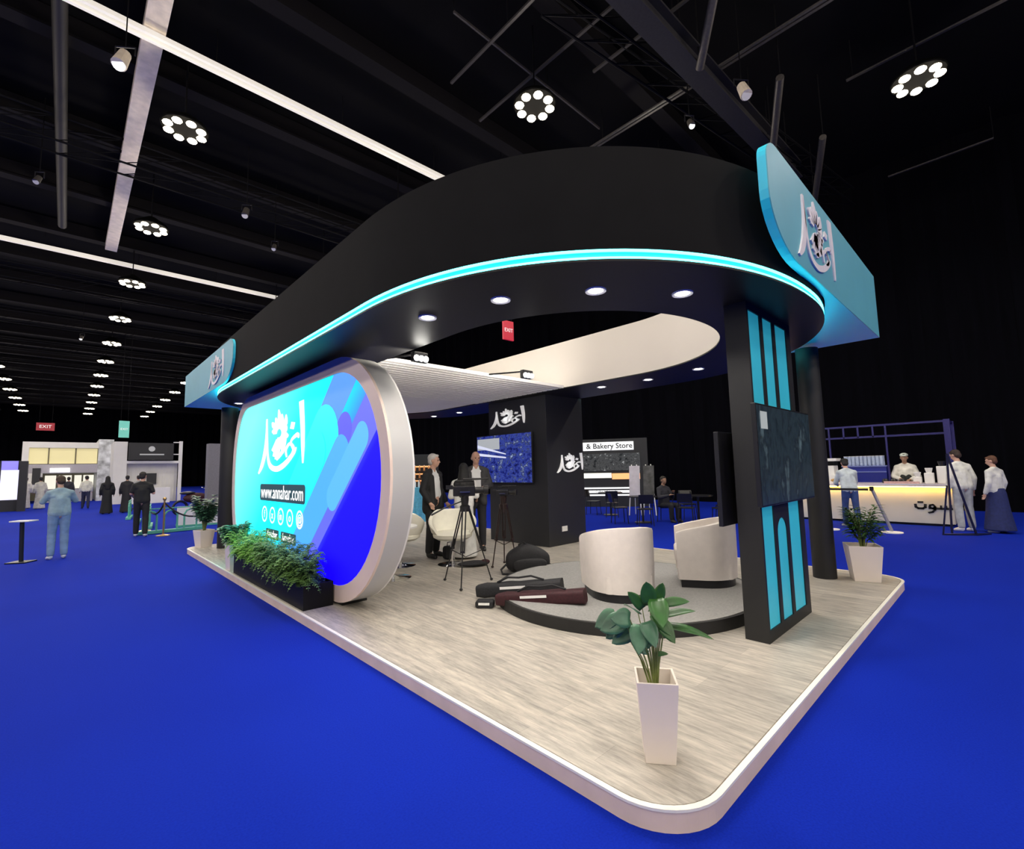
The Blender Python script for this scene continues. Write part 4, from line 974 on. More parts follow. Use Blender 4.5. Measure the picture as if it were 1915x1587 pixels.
def person(loc, rz, label, H=1.75, skin=0, hair=(.02, .015, .012), outfit='shirt', top=(.7, .7, .7), legs=(.03, .03, .04), shoes=(.02, .02, .02), arms=None, head=(0, 0), bend=0.0, stride=.0,
           vox=.016, group=None, covered=False, cap_=None, bald=False, extras=None, seated=False, apron=None):
    """local frame: +x is where the body faces, +y its left; all lengths for 1.75 m, scaled by H"""
    t = thing('person', label, 'person', loc, rz, group); s = H / 1.75; S = lambda p: (p[0] * s, p[1] * s, p[2] * s); r = lambda v: v * s
    fine = vox < .012
    hipz = .93; cb, sb = math.cos(bend), math.sin(bend)
    def up(p):      # bend the trunk forward at the hips
        x, y, z = p; dz = z - hipz
        return (x * cb + dz * sb, y, hipz - x * sb + dz * cb)
    J = dict(pel=(0, 0, .95), waist=up((.0, 0, 1.08)), chest=up((.0, 0, 1.27)), neck=up((-.01, 0, 1.47)), nk2=up((.01, 0, 1.55)))
    hc = up((.03, 0, 1.645)); hp, hy = head
    for sd, nm in ((1, 'L'), (-1, 'R')):
        J['sh' + nm] = up((-.005, sd * .168, 1.395)); J['hip' + nm] = (0, sd * .09, .92)
        st = stride * sd
        if seated: J['kn' + nm] = (.42, sd * .12, .93); J['an' + nm] = (.42, sd * .12, .53); J['toe' + nm] = (.56, sd * .13, .48)
        else: J['kn' + nm] = (.02 + st * .5, sd * .10, .50); J['an' + nm] = (-.02 + st, sd * .105, .08); J['toe' + nm] = (.13 + st, sd * .125, .025)
        if arms and nm in arms: J['el' + nm], J['wr' + nm] = arms[nm]
        else: J['el' + nm] = up((-.03, sd * .235, 1.14)); J['wr' + nm] = up((.05, sd * .245, .90))
    pr = []
    pr += [('c', S(J['pel']), r(.115), S(J['waist']), r(.105)), ('c', S(J['waist']), r(.105), S(J['chest']), r(.115)), ('c', S(lerp(J['chest'], J['shL'], .35)), r(.09), S(lerp(J['chest'], J['shR'], .35)), r(.09)),
           ('c', S(J['shL']), r(.06), S(J['shR']), r(.06)), ('c', S(J['neck']), r(.058), S(J['nk2']), r(.052))]
    Rm = Matrix.Rotation(hy, 3, 'Z') @ Matrix.Rotation(hp + bend, 3, 'Y')
    hd = lambda x, y, z: tuple(Vector(S(hc)) + Rm @ Vector((r(x), r(y), r(z))))
    pr += [('e', hd(-.01, 0, .02), (r(.095), r(.076), r(.098)), Rm), ('e', hd(.025, 0, -.045), (r(.062), r(.056), r(.070)), Rm), ('e', hd(.035, 0, -.088), (r(.036), r(.034), r(.028)), Rm),
           ('c', hd(.078, 0, .012), r(.010), hd(.100, 0, -.030), r(.015)), ('e', hd(.076, 0, .030), (r(.016), r(.052), r(.012)), Rm), ('e', hd(.075, 0, -.060), (r(.016), r(.026), r(.009)), Rm)]
    for sd in (1, -1): pr += [('e', hd(-.01, sd * .078, -.005), (r(.018), r(.010), r(.030)), Rm), ('e', hd(.060, sd * .034, -.022), (r(.022), r(.020), r(.018)), Rm)]
    for nm, sd in (('L', 1), ('R', -1)):
        sh, el, wr = J['sh' + nm], J['el' + nm], J['wr' + nm]
        pr += [('c', S(sh), r(.055), S(el), r(.040)), ('c', S(el), r(.040), S(wr), r(.027))]
        d = (Vector(wr) - Vector(el)).normalized(); side = d.cross(Vector((0, 0, 1) if abs(d.z) < .8 else (1, 0, 0))).normalized(); nn = side.cross(d).normalized(); w = Vector(wr)
        if abs(d.z) >= .8: side, nn = Vector((1, 0, 0)), Vector((0, -sd, 0))
        palm = w + d * .055; pr += [('c', S(w), r(.026), S(tuple(palm)), r(.028)), ('c', S(tuple(palm + side * .022)), r(.016), S(tuple(palm - side * .022)), r(.016))]
        for k in range(4):
            b_ = palm + d * .03 + side * (.030 - .020 * k); ln = (.066, .074, .070, .056)[k]; m_ = b_ + d * ln * .55 - nn * .006; e_ = m_ + d * ln * .42 - nn * (.016 if k else .010)
            pr += [('c', S(tuple(b_)), r(.0095), S(tuple(m_)), r(.009)), ('c', S(tuple(m_)), r(.009), S(tuple(e_)), r(.008))]
        tb = w + d * .03 + side * .028; pr += [('c', S(tuple(tb)), r(.012), S(tuple(tb + d * .035 + side * .028)), r(.010)), ('c', S(tuple(tb + d * .035 + side * .028)), r(.010), S(tuple(tb + d * .062 + side * .028)), r(.009))]
        pr += [('c', S(J['hip' + nm]), r(.085), S(J['kn' + nm]), r(.055)), ('c', S(J['kn' + nm]), r(.055), S(J['an' + nm]), r(.038)), ('c', S(J['an' + nm]), r(.036), S(J['toe' + nm]), r(.026))]
    blob('body', pr, SKINS[skin], t, .0105 if fine else vox, 2)
    cm = lambda nm, c, ro=.8: M('%s_%02x%02x%02x' % (nm, *[int(min(1, v) ** .45 * 255) for v in c]), c, ro, var=.18, scale=9, bump=.15)
    TM, LM, SM, HM = cm('cloth', top), cm('cloth', legs), cm('shoe', shoes, .5), cm('hair', hair, .7)
    v2 = max(vox, .013)
    # hair / head cover
    if covered:
        hp_ = [('e', hd(-.02, 0, .03), (r(.112), r(.095), r(.115)), Rm), ('c', hd(-.05, 0, -.02), r(.095), S(up((-.03, 0, 1.42))), r(.13)), ('c', S(up((-.03, .12, 1.38))), r(.09), S(up((-.03, -.12, 1.38))), r(.09)), ('c', S(up((-.04, 0, 1.38))), r(.13), S(up((-.05, 0, 1.18))), r(.12))]
        blob('head_scarf', hp_, cm('scarf', hair), t, v2, 5)
    elif bald: blob('hair', [('e', hd(-.03, sd * .045, -.005), (r(.060), r(.040), r(.045)), Rm) for sd in (1, -1)] + [('e', hd(-.06, 0, -.01), (r(.045), r(.06), r(.05)), Rm)], HM, t, .01, 2)
    else: blob('hair', [('e', hd(-.025, 0, .045), (r(.094), r(.084), r(.086)), Rm), ('e', hd(-.05, 0, -.01), (r(.062), r(.078), r(.075)), Rm), ('e', hd(.045, 0, .085), (r(.04), r(.05), r(.025)), Rm)], HM, t, .012, 2)
    if cap_: blob('cap', [('e', hd(-.015, 0, .070), (r(.104), r(.092), r(.060)), Rm), ('e', hd(.10, 0, .055), (r(.05), r(.06), r(.012)), Rm)], cm('cap', cap_), t, .012, 2)
    if fine:
        for sd in (1, -1): build('eye', MB().ell(hd(.078, sd * .032, -.002), (r(.010), r(.014), r(.009)), 8, 6, Rm), M('eye_dark', (.03, .02, .02), .2), t)
    def trunk(g, low=.90, wide=0.0):
        return [('c', S((0, 0, low)), r(.115 + g + wide), S(J['waist']), r(.115 + g)), ('c', S(J['waist']), r(.115 + g), S(J['chest']), r(.125 + g)), ('c', S(lerp(J['chest'], J['shL'], .55)), r(.085 + g), S(lerp(J['chest'], J['shR'], .55)), r(.085 + g)),
                ('c', S(J['shL']), r(.060 + g), S(J['shR']), r(.060 + g)), ('c', S(up((-.01, 0, 1.475))), r(.050 + g), S(J['shL']), r(.050 + g)), ('c', S(up((-.01, 0, 1.475))), r(.050 + g), S(J['shR']), r(.050 + g)), ('c', S((0, .072, low)), r(.112 + g), S(up((0, .078, 1.25))), r(.085 + g)), ('c', S((0, -.072, low)), r(.112 + g), S(up((0, -.078, 1.25))), r(.085 + g))]
    def sleeves(g, full=True):
        o_ = []
        for nm in 'LR':
            o_ += [('c', S(J['sh' + nm]), r(.058 + g), S(J['el' + nm] if full else lerp(J['sh' + nm], J['el' + nm], .75)), r(.052 + g))]
            if full: o_ += [('c', S(J['el' + nm]), r(.052 + g), S(lerp(J['el' + nm], J['wr' + nm], .93)), r(.038 + g))]
        return o_
    if outfit != 'robe':
        lg = []
        for nm in 'LR': lg += [('c', S(J['hip' + nm]), r(.098), S(J['kn' + nm]), r(.072)), ('c', S(J['kn' + nm]), r(.078), S(lerp(J['kn' + nm], J['an' + nm], .92)), r(.064))]
        lg += [('c', S((0, .055, .95)), r(.112), S((0, -.055, .95)), r(.112))]
        blob('trousers', lg, LM, t, v2, 3)
    for nm in 'LR': blob('shoe', [('c', S(J['an' + nm])[:2] + (S(J['an' + nm])[2] - r(.02),), r(.047), S(J['toe' + nm]), r(.036)), ('c', S(lerp(J['an' + nm], J['toe' + nm], .0))[:2] + (S(J['an' + nm])[2] - r(.045),), r(.034), S(J['toe' + nm]), r(.03))], SM, t, .011, 1)
    if outfit == 'suit':
        blob('shirt', trunk(.003, 1.06), M('white_shirt_cloth', (.72, .73, .74), .7), t, v2, 2)
        jk = []
        for sd in (1, -1):   # jacket, open in front
            jk += [('c', S((-.03, sd * .085, .82)), r(.115), S(up((-.03, sd * .085, 1.10))), r(.105)), ('c', S(up((-.03, sd * .085, 1.10))), r(.105), S(up((-.025, sd * .095, 1.33))), r(.108)), ('c', S(up((.055, sd * .125, 1.36))), r(.052), S((.075, sd * .125, .86)), r(.068)),
                   ('c', S(up((-.02, sd * .05, 1.46))), r(.06), S(J['sh' + ('L' if sd > 0 else 'R')]), r(.080))]
        blob('jacket', jk + sleeves(.012), TM, t, v2, 3)
    elif outfit == 'robe':
        blob('robe', trunk(.012, 1.0) + sleeves(.014) + [('t', [S((0, 0, 1.2)), S((0, 0, .95)), S((0, 0, .5)), S((0, 0, .035))], [r(.13), r(.175), r(.20), r(.25)])], TM, t, v2, 4)
    else: blob('shirt', trunk(.010, .97) + sleeves(.008, outfit == 'shirt'), TM, t, v2, 3)
    if apron: blob('apron', [('c', S((.085, .05, .60)), r(.075), S(up((.075, .05, 1.15))), r(.075)), ('c', S((.085, -.05, .60)), r(.075), S(up((.075, -.05, 1.15))), r(.075)), ('c', S((.05, .1, .75)), r(.09), S((.05, -.1, .75)), r(.09))], cm('apron', apron), t, v2, 3)
    if extras: extras(t, S, J)
    return t

person((4.76, 7.10, DZ), math.atan2(-.9, .35), 'grey haired person in black suit and white shirt standing beside the black column', 1.79, 0, (.45, .43, .42), 'suit', (.010, .010, .012), (.010, .010, .012), vox=.0105, head=(0, .35),
       arms=dict(L=((-.02, .24, 1.14), (.10, .25, .93)), R=((-.04, -.24, 1.14), (.08, -.22, .95))))
person((5.70, 7.04, DZ), math.atan2(-.75, -.55), 'bald person in dark grey jacket and light shirt in front of the column television', 1.84, 0, (.15, .13, .12), 'suit', (.045, .045, .048), (.015, .015, .02), vox=.0105, bald=True, head=(.05, .3),
       arms=dict(L=((.03, .25, 1.15), (.26, .12, 1.12)), R=((.02, -.25, 1.15), (.25, -.12, 1.15))))
person((5.08, 6.62, DZ), math.atan2(.80, .55), 'person in long white robe and long black head covering, back to the viewer', 1.60, 1, (.008, .008, .009), 'robe', (.68, .68, .66), covered=True, vox=.013, shoes=(.02, .02, .02),
       arms=dict(L=((.05, .24, 1.15), (.28, .12, 1.25)), R=((.05, -.24, 1.15), (.28, -.12, 1.25))))

# aisle on the left
def camera_hold(t, S, J): build('held_phone', MB().box(S((.40, .0, 1.42)), (.012, .15, .08)), PLAST, t)
person((-.05, 13.43, 0), math.atan2(.95, -.15), 'person in light blue denim shirt and jeans taking a photo in the aisle, back turned', 1.66, 0, (.05, .028, .015), 'shirt', (.26, .36, .42), (.20, .30, .46), (.75, .75, .75), vox=.014, bend=.10, head=(.35, .1), extras=camera_hold,
       arms=dict(L=((.10, .26, 1.22), (.36, .10, 1.38)), R=((.10, -.26, 1.22), (.36, -.10, 1.38))))
person((1.56, 16.49, 0), math.atan2(1, .15), 'person in black tee shirt and black trousers with white shoes walking down the aisle', 1.74, 0, (.015, .012, .01), 'tee', (.010, .011, .012), (.010, .010, .012), (.7, .7, .7), vox=.014, stride=.10, head=(.1, -.4),
       arms=dict(L=((.0, .24, 1.17), (.2, .18, 1.05)), R=((.0, -.25, 1.17), (.22, -.15, 1.22))))
person((1.42, 28.4, 0), 1.6, 'person in long black abaya in the aisle, left of the one with the red bag', 1.68, 1, (.006, .006, .007), 'robe', (.006, .007, .008), covered=True, vox=.022)
def redbag(t, S, J): blob('red_shoulder_bag', [('e', S((.12, -.28, .95)), (.16, .09, .22))], M('red_cloth_bag', (.30, .02, .03), .7), t, .02, 2)
person((2.12, 28.5, 0), 1.5, 'person in black carrying a red bag in the aisle', 1.70, 1, (.010, .009, .009), 'robe', (.012, .011, .014), vox=.022, extras=redbag)
person((.86, 34.9, 0), 1.6, 'person in white shirt and dark blue trousers walking away toward the white pavilion', 1.76, 0, (.012, .01, .01), 'shirt', (.62, .62, .52), (.012, .016, .05), vox=.022, stride=.12)
person((.15, 37.5, 0), 1.4, 'person in dark clothes farther up the aisle, left of the white shirted one', 1.72, 0, (.012, .01, .01), 'shirt', (.02, .02, .03), (.015, .015, .02), vox=.025, stride=.12)
person((-1.60, 38.4, 0), 1.3, 'person in long white robe far up the aisle, left one of the white pair', 1.74, 1, (.012, .01, .01), 'robe', (.62, .60, .56), vox=.022)
person((-.98, 37.2, 0), 1.8, 'person in long white robe far up the aisle, right one of the white pair', 1.74, 1, (.012, .01, .01), 'robe', (.56, .55, .50), vox=.022)
person((1.0, 39.5, 0), 1.4, 'person in dark clothing in front of the pavilion opening', 1.74, 0, (.012, .01, .01), 'shirt', (.02, .02, .022), (.012, .012, .02), vox=.025)
person((2.75, 31.0, 0), 1.9, 'person in grey clothing beside the black sign booth', 1.70, 0, (.012, .01, .01), 'shirt', (.30, .30, .30), (.02, .02, .03), vox=.025)
# cafe side on the right
person((16.48, 1.98, 0), math.atan2(-.1, -1), 'cafe worker in white shirt and black apron behind the counter', 1.78, 1, (.01, .01, .01), 'shirt', (.66, .64, .58), (.02, .02, .02), vox=.014, cap_=(.5, .55, .5), apron=(.012, .014, .012), bend=.08,
       arms=dict(L=((.08, .26, 1.15), (.30, .10, 1.08)), R=((.08, -.26, 1.15), (.30, -.12, 1.10))))
person((14.10, 2.80, 0), math.atan2(.5, .85), 'customer in patterned white top and blue jeans leaning at the counter, dark cap', 1.68, 0, (.012, .01, .01), 'shirt', (.50, .56, .60), (.03, .06, .20), (.5, .5, .5), vox=.014, cap_=(.01, .01, .01), bend=.22, stride=.12,
       arms=dict(L=((.22, .22, 1.12), (.46, .12, 1.06)), R=((.22, -.22, 1.12), (.46, -.12, 1.06))))
person((14.62, .80, 0), math.atan2(.6, .75), 'customer in white shirt and pale grey trousers at the right end of the counter', 1.80, 0, (.03, .015, .01), 'shirt', (.66, .66, .62), (.36, .38, .40), (.7, .7, .7), vox=.014, bend=.10, head=(.3, .3))
def dress(t, S, J): blob('skirt', [('t', [S((0, 0, 1.02)), S((0, 0, .9)), S((0, 0, .5)), S((0, 0, .06))], [.14, .165, .20, .26])], M('navy_skirt_cloth', (.010, .018, .10), .8, var=.2), t, .016, 3)
person((14.70, .28, 0), math.atan2(.8, .5), 'person in white blouse and long navy skirt beside the navy easel', 1.64, 0, (.10, .04, .02), 'shirt', (.62, .62, .60), (.01, .018, .10), (.7, .7, .7), vox=.014, extras=dress, head=(.2, .4))
person((12.72, 7.05, -.44 + 0), math.atan2(-.9, -.3), 'person in dark clothes seated at the black cafe tables', 1.72, 1, (.02, .015, .01), 'shirt', (.02, .02, .03), (.015, .015, .02), vox=.016, seated=True,
       arms=dict(L=((.10, .25, 1.15), (.30, .10, 1.30)), R=((.10, -.25, 1.15), (.34, -.10, 1.22))))

# ================================================================== left background: pavilions, barriers
PAVW = M('pavilion_white', (.72, .71, .68), .6, var=.08, scale=.8)
YLIT = M('lit_yellow_interior', (.5, .45, .25), .6, emit=(.95, .82, .42), es=.55)
WLIT = M('lit_white_interior', (.8, .8, .7), .6, emit=(1, .96, .80), es=.9)
GREYP = M('pavilion_grey_band', (.42, .40, .44), .6, var=.1)
DKP = M('pavilion_dark_panel', (.012, .013, .016), .5)
t = thing('white_pavilion', 'large white pavilion with yellow lit upper windows at the end of the aisle', 'pavilion', (.2, 46, 0))
def pb(nm, a, b, m, **k): return build(nm, MB().bb(a, b), m, t, world=True, **k)
pb('roof_fascia', (-2.20, 45.6, 3.80), (1.80, 52, 4.20), PAVW); pb('side_frame', (-2.20, 45.6, 0), (-1.88, 52, 3.80), PAVW); pb('back_wall', (-1.88, 51.7, 0), (1.80, 52, 3.80), M('warm_back_wall', (.5, .45, .32), .7))
pb('middle_beam', (-1.88, 45.7, 2.05), (1.80, 52, 2.66), GREYP); pb('lit_lintel', (-.80, 45.62, 2.10), (.20, 45.69, 2.38), GLOWW, label='glowing white sign panel')
for x0, x1 in ((-1.88, -.95), (-.88, .42), (.50, 1.62)): w_ = pb('upper_window', (x0, 45.85, 2.70), (x1, 45.95, 3.78), YLIT, label='yellow lit window')
for x in (-.915, .46): pb('mullion', (x - .035, 45.75, 2.66), (x + .035, 45.9, 3.8), M('olive_mullion', (.18, .16, .08), .5))
pb('patterned_pier', (1.66, 45.5, 0), (2.50, 52, 4.45), M('veined_grey_stone', (.55, .57, .58), .5, var=.55, scale=2.5))
pb('side_window', (-1.65, 45.62, 1.3), (-1.25, 45.7, 2.4), DKP); pb('left_wall', (-1.88, 45.7, .9), (-1.15, 45.8, 2.05), PAVW)
for x0, x1 in ((-1.1, -.5), (-.35, .35), (.5, .9), (1.0, 1.6)): pb('display_light', (x0, 49, .9), (x1, 49.1, 1.9), WLIT, label='bright interior display')
pb('counter', (-1.1, 46.3, 0), (1.5, 46.9, .9), GREYP)
t = thing('white_booth', 'white ribbed booth with black sign board and white corner post, right of the pavilion', 'booth', (3.9, 38, 0))
pb('left_wall', (2.12, 38, 0), (2.75, 41, 3.86), PAVW); pb('ribbed_wall', (2.75, 38.6, 0), (5.45, 38.8, 2.66), PAVW)
for i in range(13): pb('wall_rib', (2.85 + i * .2, 38.56, 0), (2.91 + i * .2, 38.6, 2.62), PAVW)
pb('corner_post', (5.42, 37.9, 0), (5.60, 38.1, 3.95), WHT2); pb('top_rail', (5.1, 37.92, 3.84), (5.42, 38.02, 3.90), WHT2); pb('top_rail', (5.1, 37.92, 3.05), (5.42, 38.02, 3.11), WHT2)
pb('white_header', (2.75, 38, 2.50), (5.42, 38.5, 2.66), WHT2); sb_ = pb('sign_board', (2.80, 37.8, 2.72), (5.10, 37.95, 3.80), DKP, label='black sign board')
build('emblem', MB().tube([(3.95, 37.79, 3.42), (3.95, 37.77, 3.42)], .17, 18), M('grey_emblem', (.4, .4, .4), .5, emit=(.4, .42, .42), es=.3), t, world=True); pb('sign_lettering_bar', (3.35, 37.78, 3.02), (4.60, 37.795, 3.10), M('grey_emblem', (.4, .4, .4)))
pb('wall_screen', (3.82, 38.45, 1.17), (4.33, 38.55, 1.87), DKP); pb('front_counter', (2.9, 37.0, 0), (4.9, 37.5, .95), WHT2)
t = thing('display_totem', 'glowing white and violet display totem at the far left edge', 'display', (-2.1, 36, 0))
pb('screen_top', (-2.44, 36, 2.16), (-1.84, 36.1, 2.62), M('violet_screen', (.1, .1, .3), .4, emit=(.30, .25, 1.0), es=.9)); pb('screen_lower', (-2.44, 36, .60), (-1.80, 36.1, 2.15), M('white_violet_screen', (.3, .3, .5), .4, emit=(.82, .80, 1.0), es=1.1)); pb('totem_body', (-2.5, 36.1, 0), (-1.78, 36.4, 2.64), DKP); pb('totem_base', (-2.5, 35.9, 0), (-1.78, 36.1, .58), DKP)
o = tag(build('black_partition', MB().bb((-1.76, 35.4, 0), (-1.45, 35.9, 2.6)), DKP), 'black partition beside the glowing totem at far left', 'partition')
o = tag(build('white_low_stage', MB().bb((-6, 40.9, 0), (-1.75, 45.4, .12)), WHT2), 'low white platform at the left edge behind the white robed pair', 'platform')
# gold posts with sagging black ropes
GOLD = M('brass_post', (.65, .42, .16), .3, .8)
def gpost(x, y, label):
    t = thing('rope_post', label, 'stanchion', (x, y, 0)); build('pole', MB().tube([(0, 0, .02), (0, 0, .96)], .022, 10), GOLD, t, smooth=True); build('base', MB().lathe([(.16, 0), (.16, .02), (.03, .05)], n=20), GOLD, t, smooth=True); build('finial', MB().ell((0, 0, 1.0), (.045, .045, .05), 12, 8), GOLD, t, smooth=True)
GP = [(2.02, 16.1), (3.35, 15.9), (1.80, 18.0)]
gpost(*GP[0], 'brass rope post in the aisle, nearest to the booth platform'); gpost(*GP[1], 'brass rope post behind the far left pot'); gpost(*GP[2], 'brass rope post, second one up the aisle')
def rope(a, b, sag, lab):
    P_ = [Vector((a[0], a[1], .9)).lerp(Vector((b[0], b[1], .9)), k / 12) - Vector((0, 0, sag * (1 - (2 * k / 12 - 1) ** 2))) for k in range(13)]
    tag(build('rope', MB().tube(P_, .022, 8), FABB, smooth=True), lab, 'rope')
rope(GP[0], GP[1], .42, 'black rope sagging between the two nearer brass posts'); rope(GP[0], GP[2], .35, 'black rope running up the aisle between brass posts')
GRN = M('mint_green_paint', (.10, .42, .30), .5, var=.1)
for i, (x, y) in enumerate(((2.30, 17.0), (2.05, 19.3), (1.95, 21.6), (1.92, 24.2))):
    t = thing('green_barrier', 'mint green hoop barrier beside the aisle, %s from the booth' % ['nearest', 'second', 'third', 'fourth'][i], 'barrier', (x, y, 0), .15 if i == 0 else 1.45)
    build('base_rail', MB().box((0, 0, .05), (1.7, .16, .08)), GRN, t)
    for k in (-1, 0, 1): build('hoop', MB().tube([(k * .5 - .16, 0, .06), (k * .5 - .16, 0, .50), (k * .5 - .10, 0, .60), (k * .5, 0, .64), (k * .5 + .10, 0, .60), (k * .5 + .16, 0, .50), (k * .5 + .16, 0, .06)], .025, 6), GRN, t)
    build('top_rail', MB().box((0, 0, .70), (1.7, .03, .03)), GRN, t)
t = thing('low_white_planter', 'low white planter wall with greenery behind the rope barrier', 'planter', (3.6, 18.6, 0), -.06)
build('wall', MB().bb((-.9, -.3, 0), (1.6, .3, .62)), WHT2, t); build('green_strip', MB().bb((-.92, -.32, .0), (1.62, .32, .06)), GRN, t); build('foliage', fern(0, 0, .58, .5, .55, FERN2, 77, 30).xf(Matrix.Translation((.5, 0, 0))), FERN2, t)
o = tag(build('grey_partition', MB().bb((3.74, 20, 0), (4.10, 20.4, 2.78)), M('grey_partition_paint', (.16, .155, .18), .6, var=.1)), 'tall narrow grey partition just left of the black end post', 'partition')
t = thing('display_motorbike', 'dark motorbike like vehicle on show behind the ropes', 'motorbike', (4.15, 24.3, 0), .3)
for x in (-.62, .62): build('wheel', MB().tube([(x + .27 * math.cos(a), 0, .30 + .27 * math.sin(a)) for a in [2 * PI * k / 20 for k in range(21)]], .05, 6), PLAST, t)
build('body', MB().ell((0, 0, .68), (.52, .16, .22), 14, 8), FABR, t, smooth=True); build('seat', MB().ell((-.35, 0, .90), (.32, .13, .07), 12, 6), PLAST, t, smooth=True); build('fork', MB().tube([(.62, 0, .3), (.42, 0, 1.05), (.34, .26, 1.12)], .03, 6).tube([(.42, 0, 1.05), (.34, -.26, 1.12)], .03, 6), CHROME, t)
t = thing('tablet_stand', 'black stand with small white tray beside the person photographing', 'stand', (-.55, 13.45, 0), -.6)
build('tray', MB().box((0, 0, .80), (.34, .24, .025)), WHT2, t, bevel=.006); build('post', MB().tube([(0, 0, .02), (-.03, 0, .79)], .035, 8), PLAST, t); build('base', MB().box((0, 0, .012), (.34, .30, .024)), PLAST, t, bevel=.006)

# ================================================================== middle background
t = thing('bottle_kiosk', 'warm lit shelf kiosk with bottles seen between the lightbox frame and the suited person', 'kiosk', (9.0, 14.5, 0), -.6)
build('kiosk_body', MB().bb((-.9, .1, 0), (.8, .5, 2.2)), DKP, t)
WARM = M('warm_shelf_light', (.5, .3, .15), .5, emit=(1, .45, .16), es=1.0)
for z in (1.12, 1.36, 1.62):
    build('shelf', MB().bb((-.6, -.12, z - .03), (.7, .1, z)), M('dark_wood', (.08, .04, .02), .5, var=.3), t)
    build('shelf_light', MB().bb((-.58, .06, z + .12), (.68, .095, z + .17)), WARM, t)
mbs = [(-.5 + .155 * k, 1.12 + .25 * (k % 3 == 1)) for k in range(8)]
b0 = None
KT = wm(t)
for i, (x, z) in enumerate([(-.5 + .16 * k, zz) for zz in (1.12, 1.36, 1.62) for k in range(7)]):
    p_ = KT @ Vector((x, -.02, z)); sh_ = {1.12: 'lowest', 1.36: 'middle', 1.62: 'top'}[z]
    if b0 is None:
        b0 = thing('bottle', 'small amber bottle on the lowest shelf of the warm lit kiosk', 'bottle', p_, 0, 'bottles on the lowest kiosk shelf'); build('glass', MB().lathe([(.032, 0), (.034, .02), (.034, .11), (.014, .14), (.013, .17)], n=10), M('amber_glass', (.6, .24, .08), .2), b0, smooth=True); build('cap', MB().cyl((0, 0, .17), .016, .02, 10), WHT2, b0)
    else: dup(b0, p_, label='small amber bottle on the %s shelf of the warm lit kiosk' % sh_, group='bottles on the %s kiosk shelf' % sh_)
t = thing('draped_table', 'tall table with pale blue cloth left of the suited person', 'table', (7.95, 12.85, 0), -.6)
prof = MB(); n = 40; vs = []
for zz, rr in ((0, .40), (.5, .31), (1.06, .25), (1.10, .24)):
    for k in range(n): a = 2 * PI * k / n; q = rr * (1 + (.10 * math.sin(a * 9) if zz < 1 else 0)); vs.append((q * math.cos(a), q * math.sin(a), zz))
fs = [(i * n + k, i * n + (k + 1) % n, (i + 1) * n + (k + 1) % n, (i + 1) * n + k) for i in range(3) for k in range(n)] + [tuple(3 * n + k for k in range(n)), tuple(range(n - 1, -1, -1))]
build('blue_cloth', MB().add(vs, fs), M('pale_blue_cloth', (.10, .42, .62), .8, var=.15), t, smooth=True)
for k in range(3): t2 = thing('water_bottle', 'clear water bottle on the pale blue draped table, %s of three' % ['left', 'middle', 'right'][k], 'bottle', (7.85 + .10 * k, 12.90 - .06 * k, 1.10), 0, 'bottles on the blue table'); build('glass', MB().lathe([(.03, 0), (.032, .02), (.032, .15), (.013, .19), (.013, .21)], n=10), M('pale_bottle', (.7, .75, .8), .2), t2, smooth=True); build('cap', MB().cyl((0, 0, .21), .015, .02, 10), WHT2, t2)
# cafe shop tower with lit boards (faces the booth)
t = thing('lit_shop_front', 'black kiosk with two glowing white text boards and warm shelf, right of the black column', 'kiosk', (16.30, 10.95, 0), math.atan2(-1.9, 1.3))
build('kiosk_body', MB().bb((-1.6, .02, 0), (1.15, .8, 2.75)), DKP, t)
def lb(nm, x0, x1, z0, z1, m, y0=-.03, **k): return build(nm, MB().bb((x0, y0, z0), (x1, .018, z1)), m, t, **k)
BR = M('glowing_board', (.3, .3, .3), .4, emit=(1, 1, 1), es=1.0)
lb('upper_board', -1.55, .62, 2.28, 2.62, BR, label='glowing upper board'); lb('lower_frame', -1.55, .68, .44, .50, BR); lb('lower_frame', -1.55, .68, .72, .78, BR); lb('lower_frame', .62, .68, .50, .72, BR); lb('lower_board', -1.55, .55, .56, .66, BR)
u_ = wm(t).to_3x3() @ Vector((1, 0, 0)); n_ = wm(t).to_3x3() @ Vector((0, -1, 0)); o_ = wm(t) @ Vector((-.35, -.034, 2.45)); text('board_lettering', '& Bakery Store', .30, DKP, t, o_, u_, (0, 0, 1), .002, bold=.005)
o_ = wm(t) @ Vector((-.45, -.034, .61)); text('board_lettering', 'Coffee & Bakery Store', .11, DKP, t, o_, u_, (0, 0, 1), .002)
lb('photo_panel', -1.5, .85, 1.45, 2.15, noise_screen('grey_photo_wall', [(.35, (.01, .01, .01)), (.52, (.08, .08, .08)), (.60, (.02, .02, .02)), (.72, (.7, .7, .7))], 7, .9)); lb('counter_light', -1.5, -.30, 1.16, 1.36, WLIT); lb('counter_light', -.28, .82, 1.10, 1.34, WARM)
# two standing board easels
for i, (x, y, m_) in enumerate(((13.75, 8.66, M('pale_menu_board', (.55, .52, .58), .5, var=.15, scale=4)), (13.95, 8.25, M('dark_menu_board', (.06, .06, .06), .5, var=.5, scale=6)))):
    t = thing('easel_board', ['pale printed board on a white easel right of the lit kiosk', 'dark chalk board on a white easel right of the pale one'][i], 'sign', (x, y, 0), math.atan2(-.85, .52) )
    build('board', MB().prism([(-.17, .62), (.17, .62), (.20, 1.62), (-.14, 1.62)], lambda u, v, d: (u, d + .12 * (v - 1.1), v), -.012, .012), m_, t)
    for a, b in (((-.2, -.08, 0), (-.06, .10, 1.66)), ((.2, -.08, 0), (.10, .10, 1.66)), ((0, .34, 0), (.02, .10, 1.60))): build('leg', MB().bar(a, b, .025), WHT2, t)
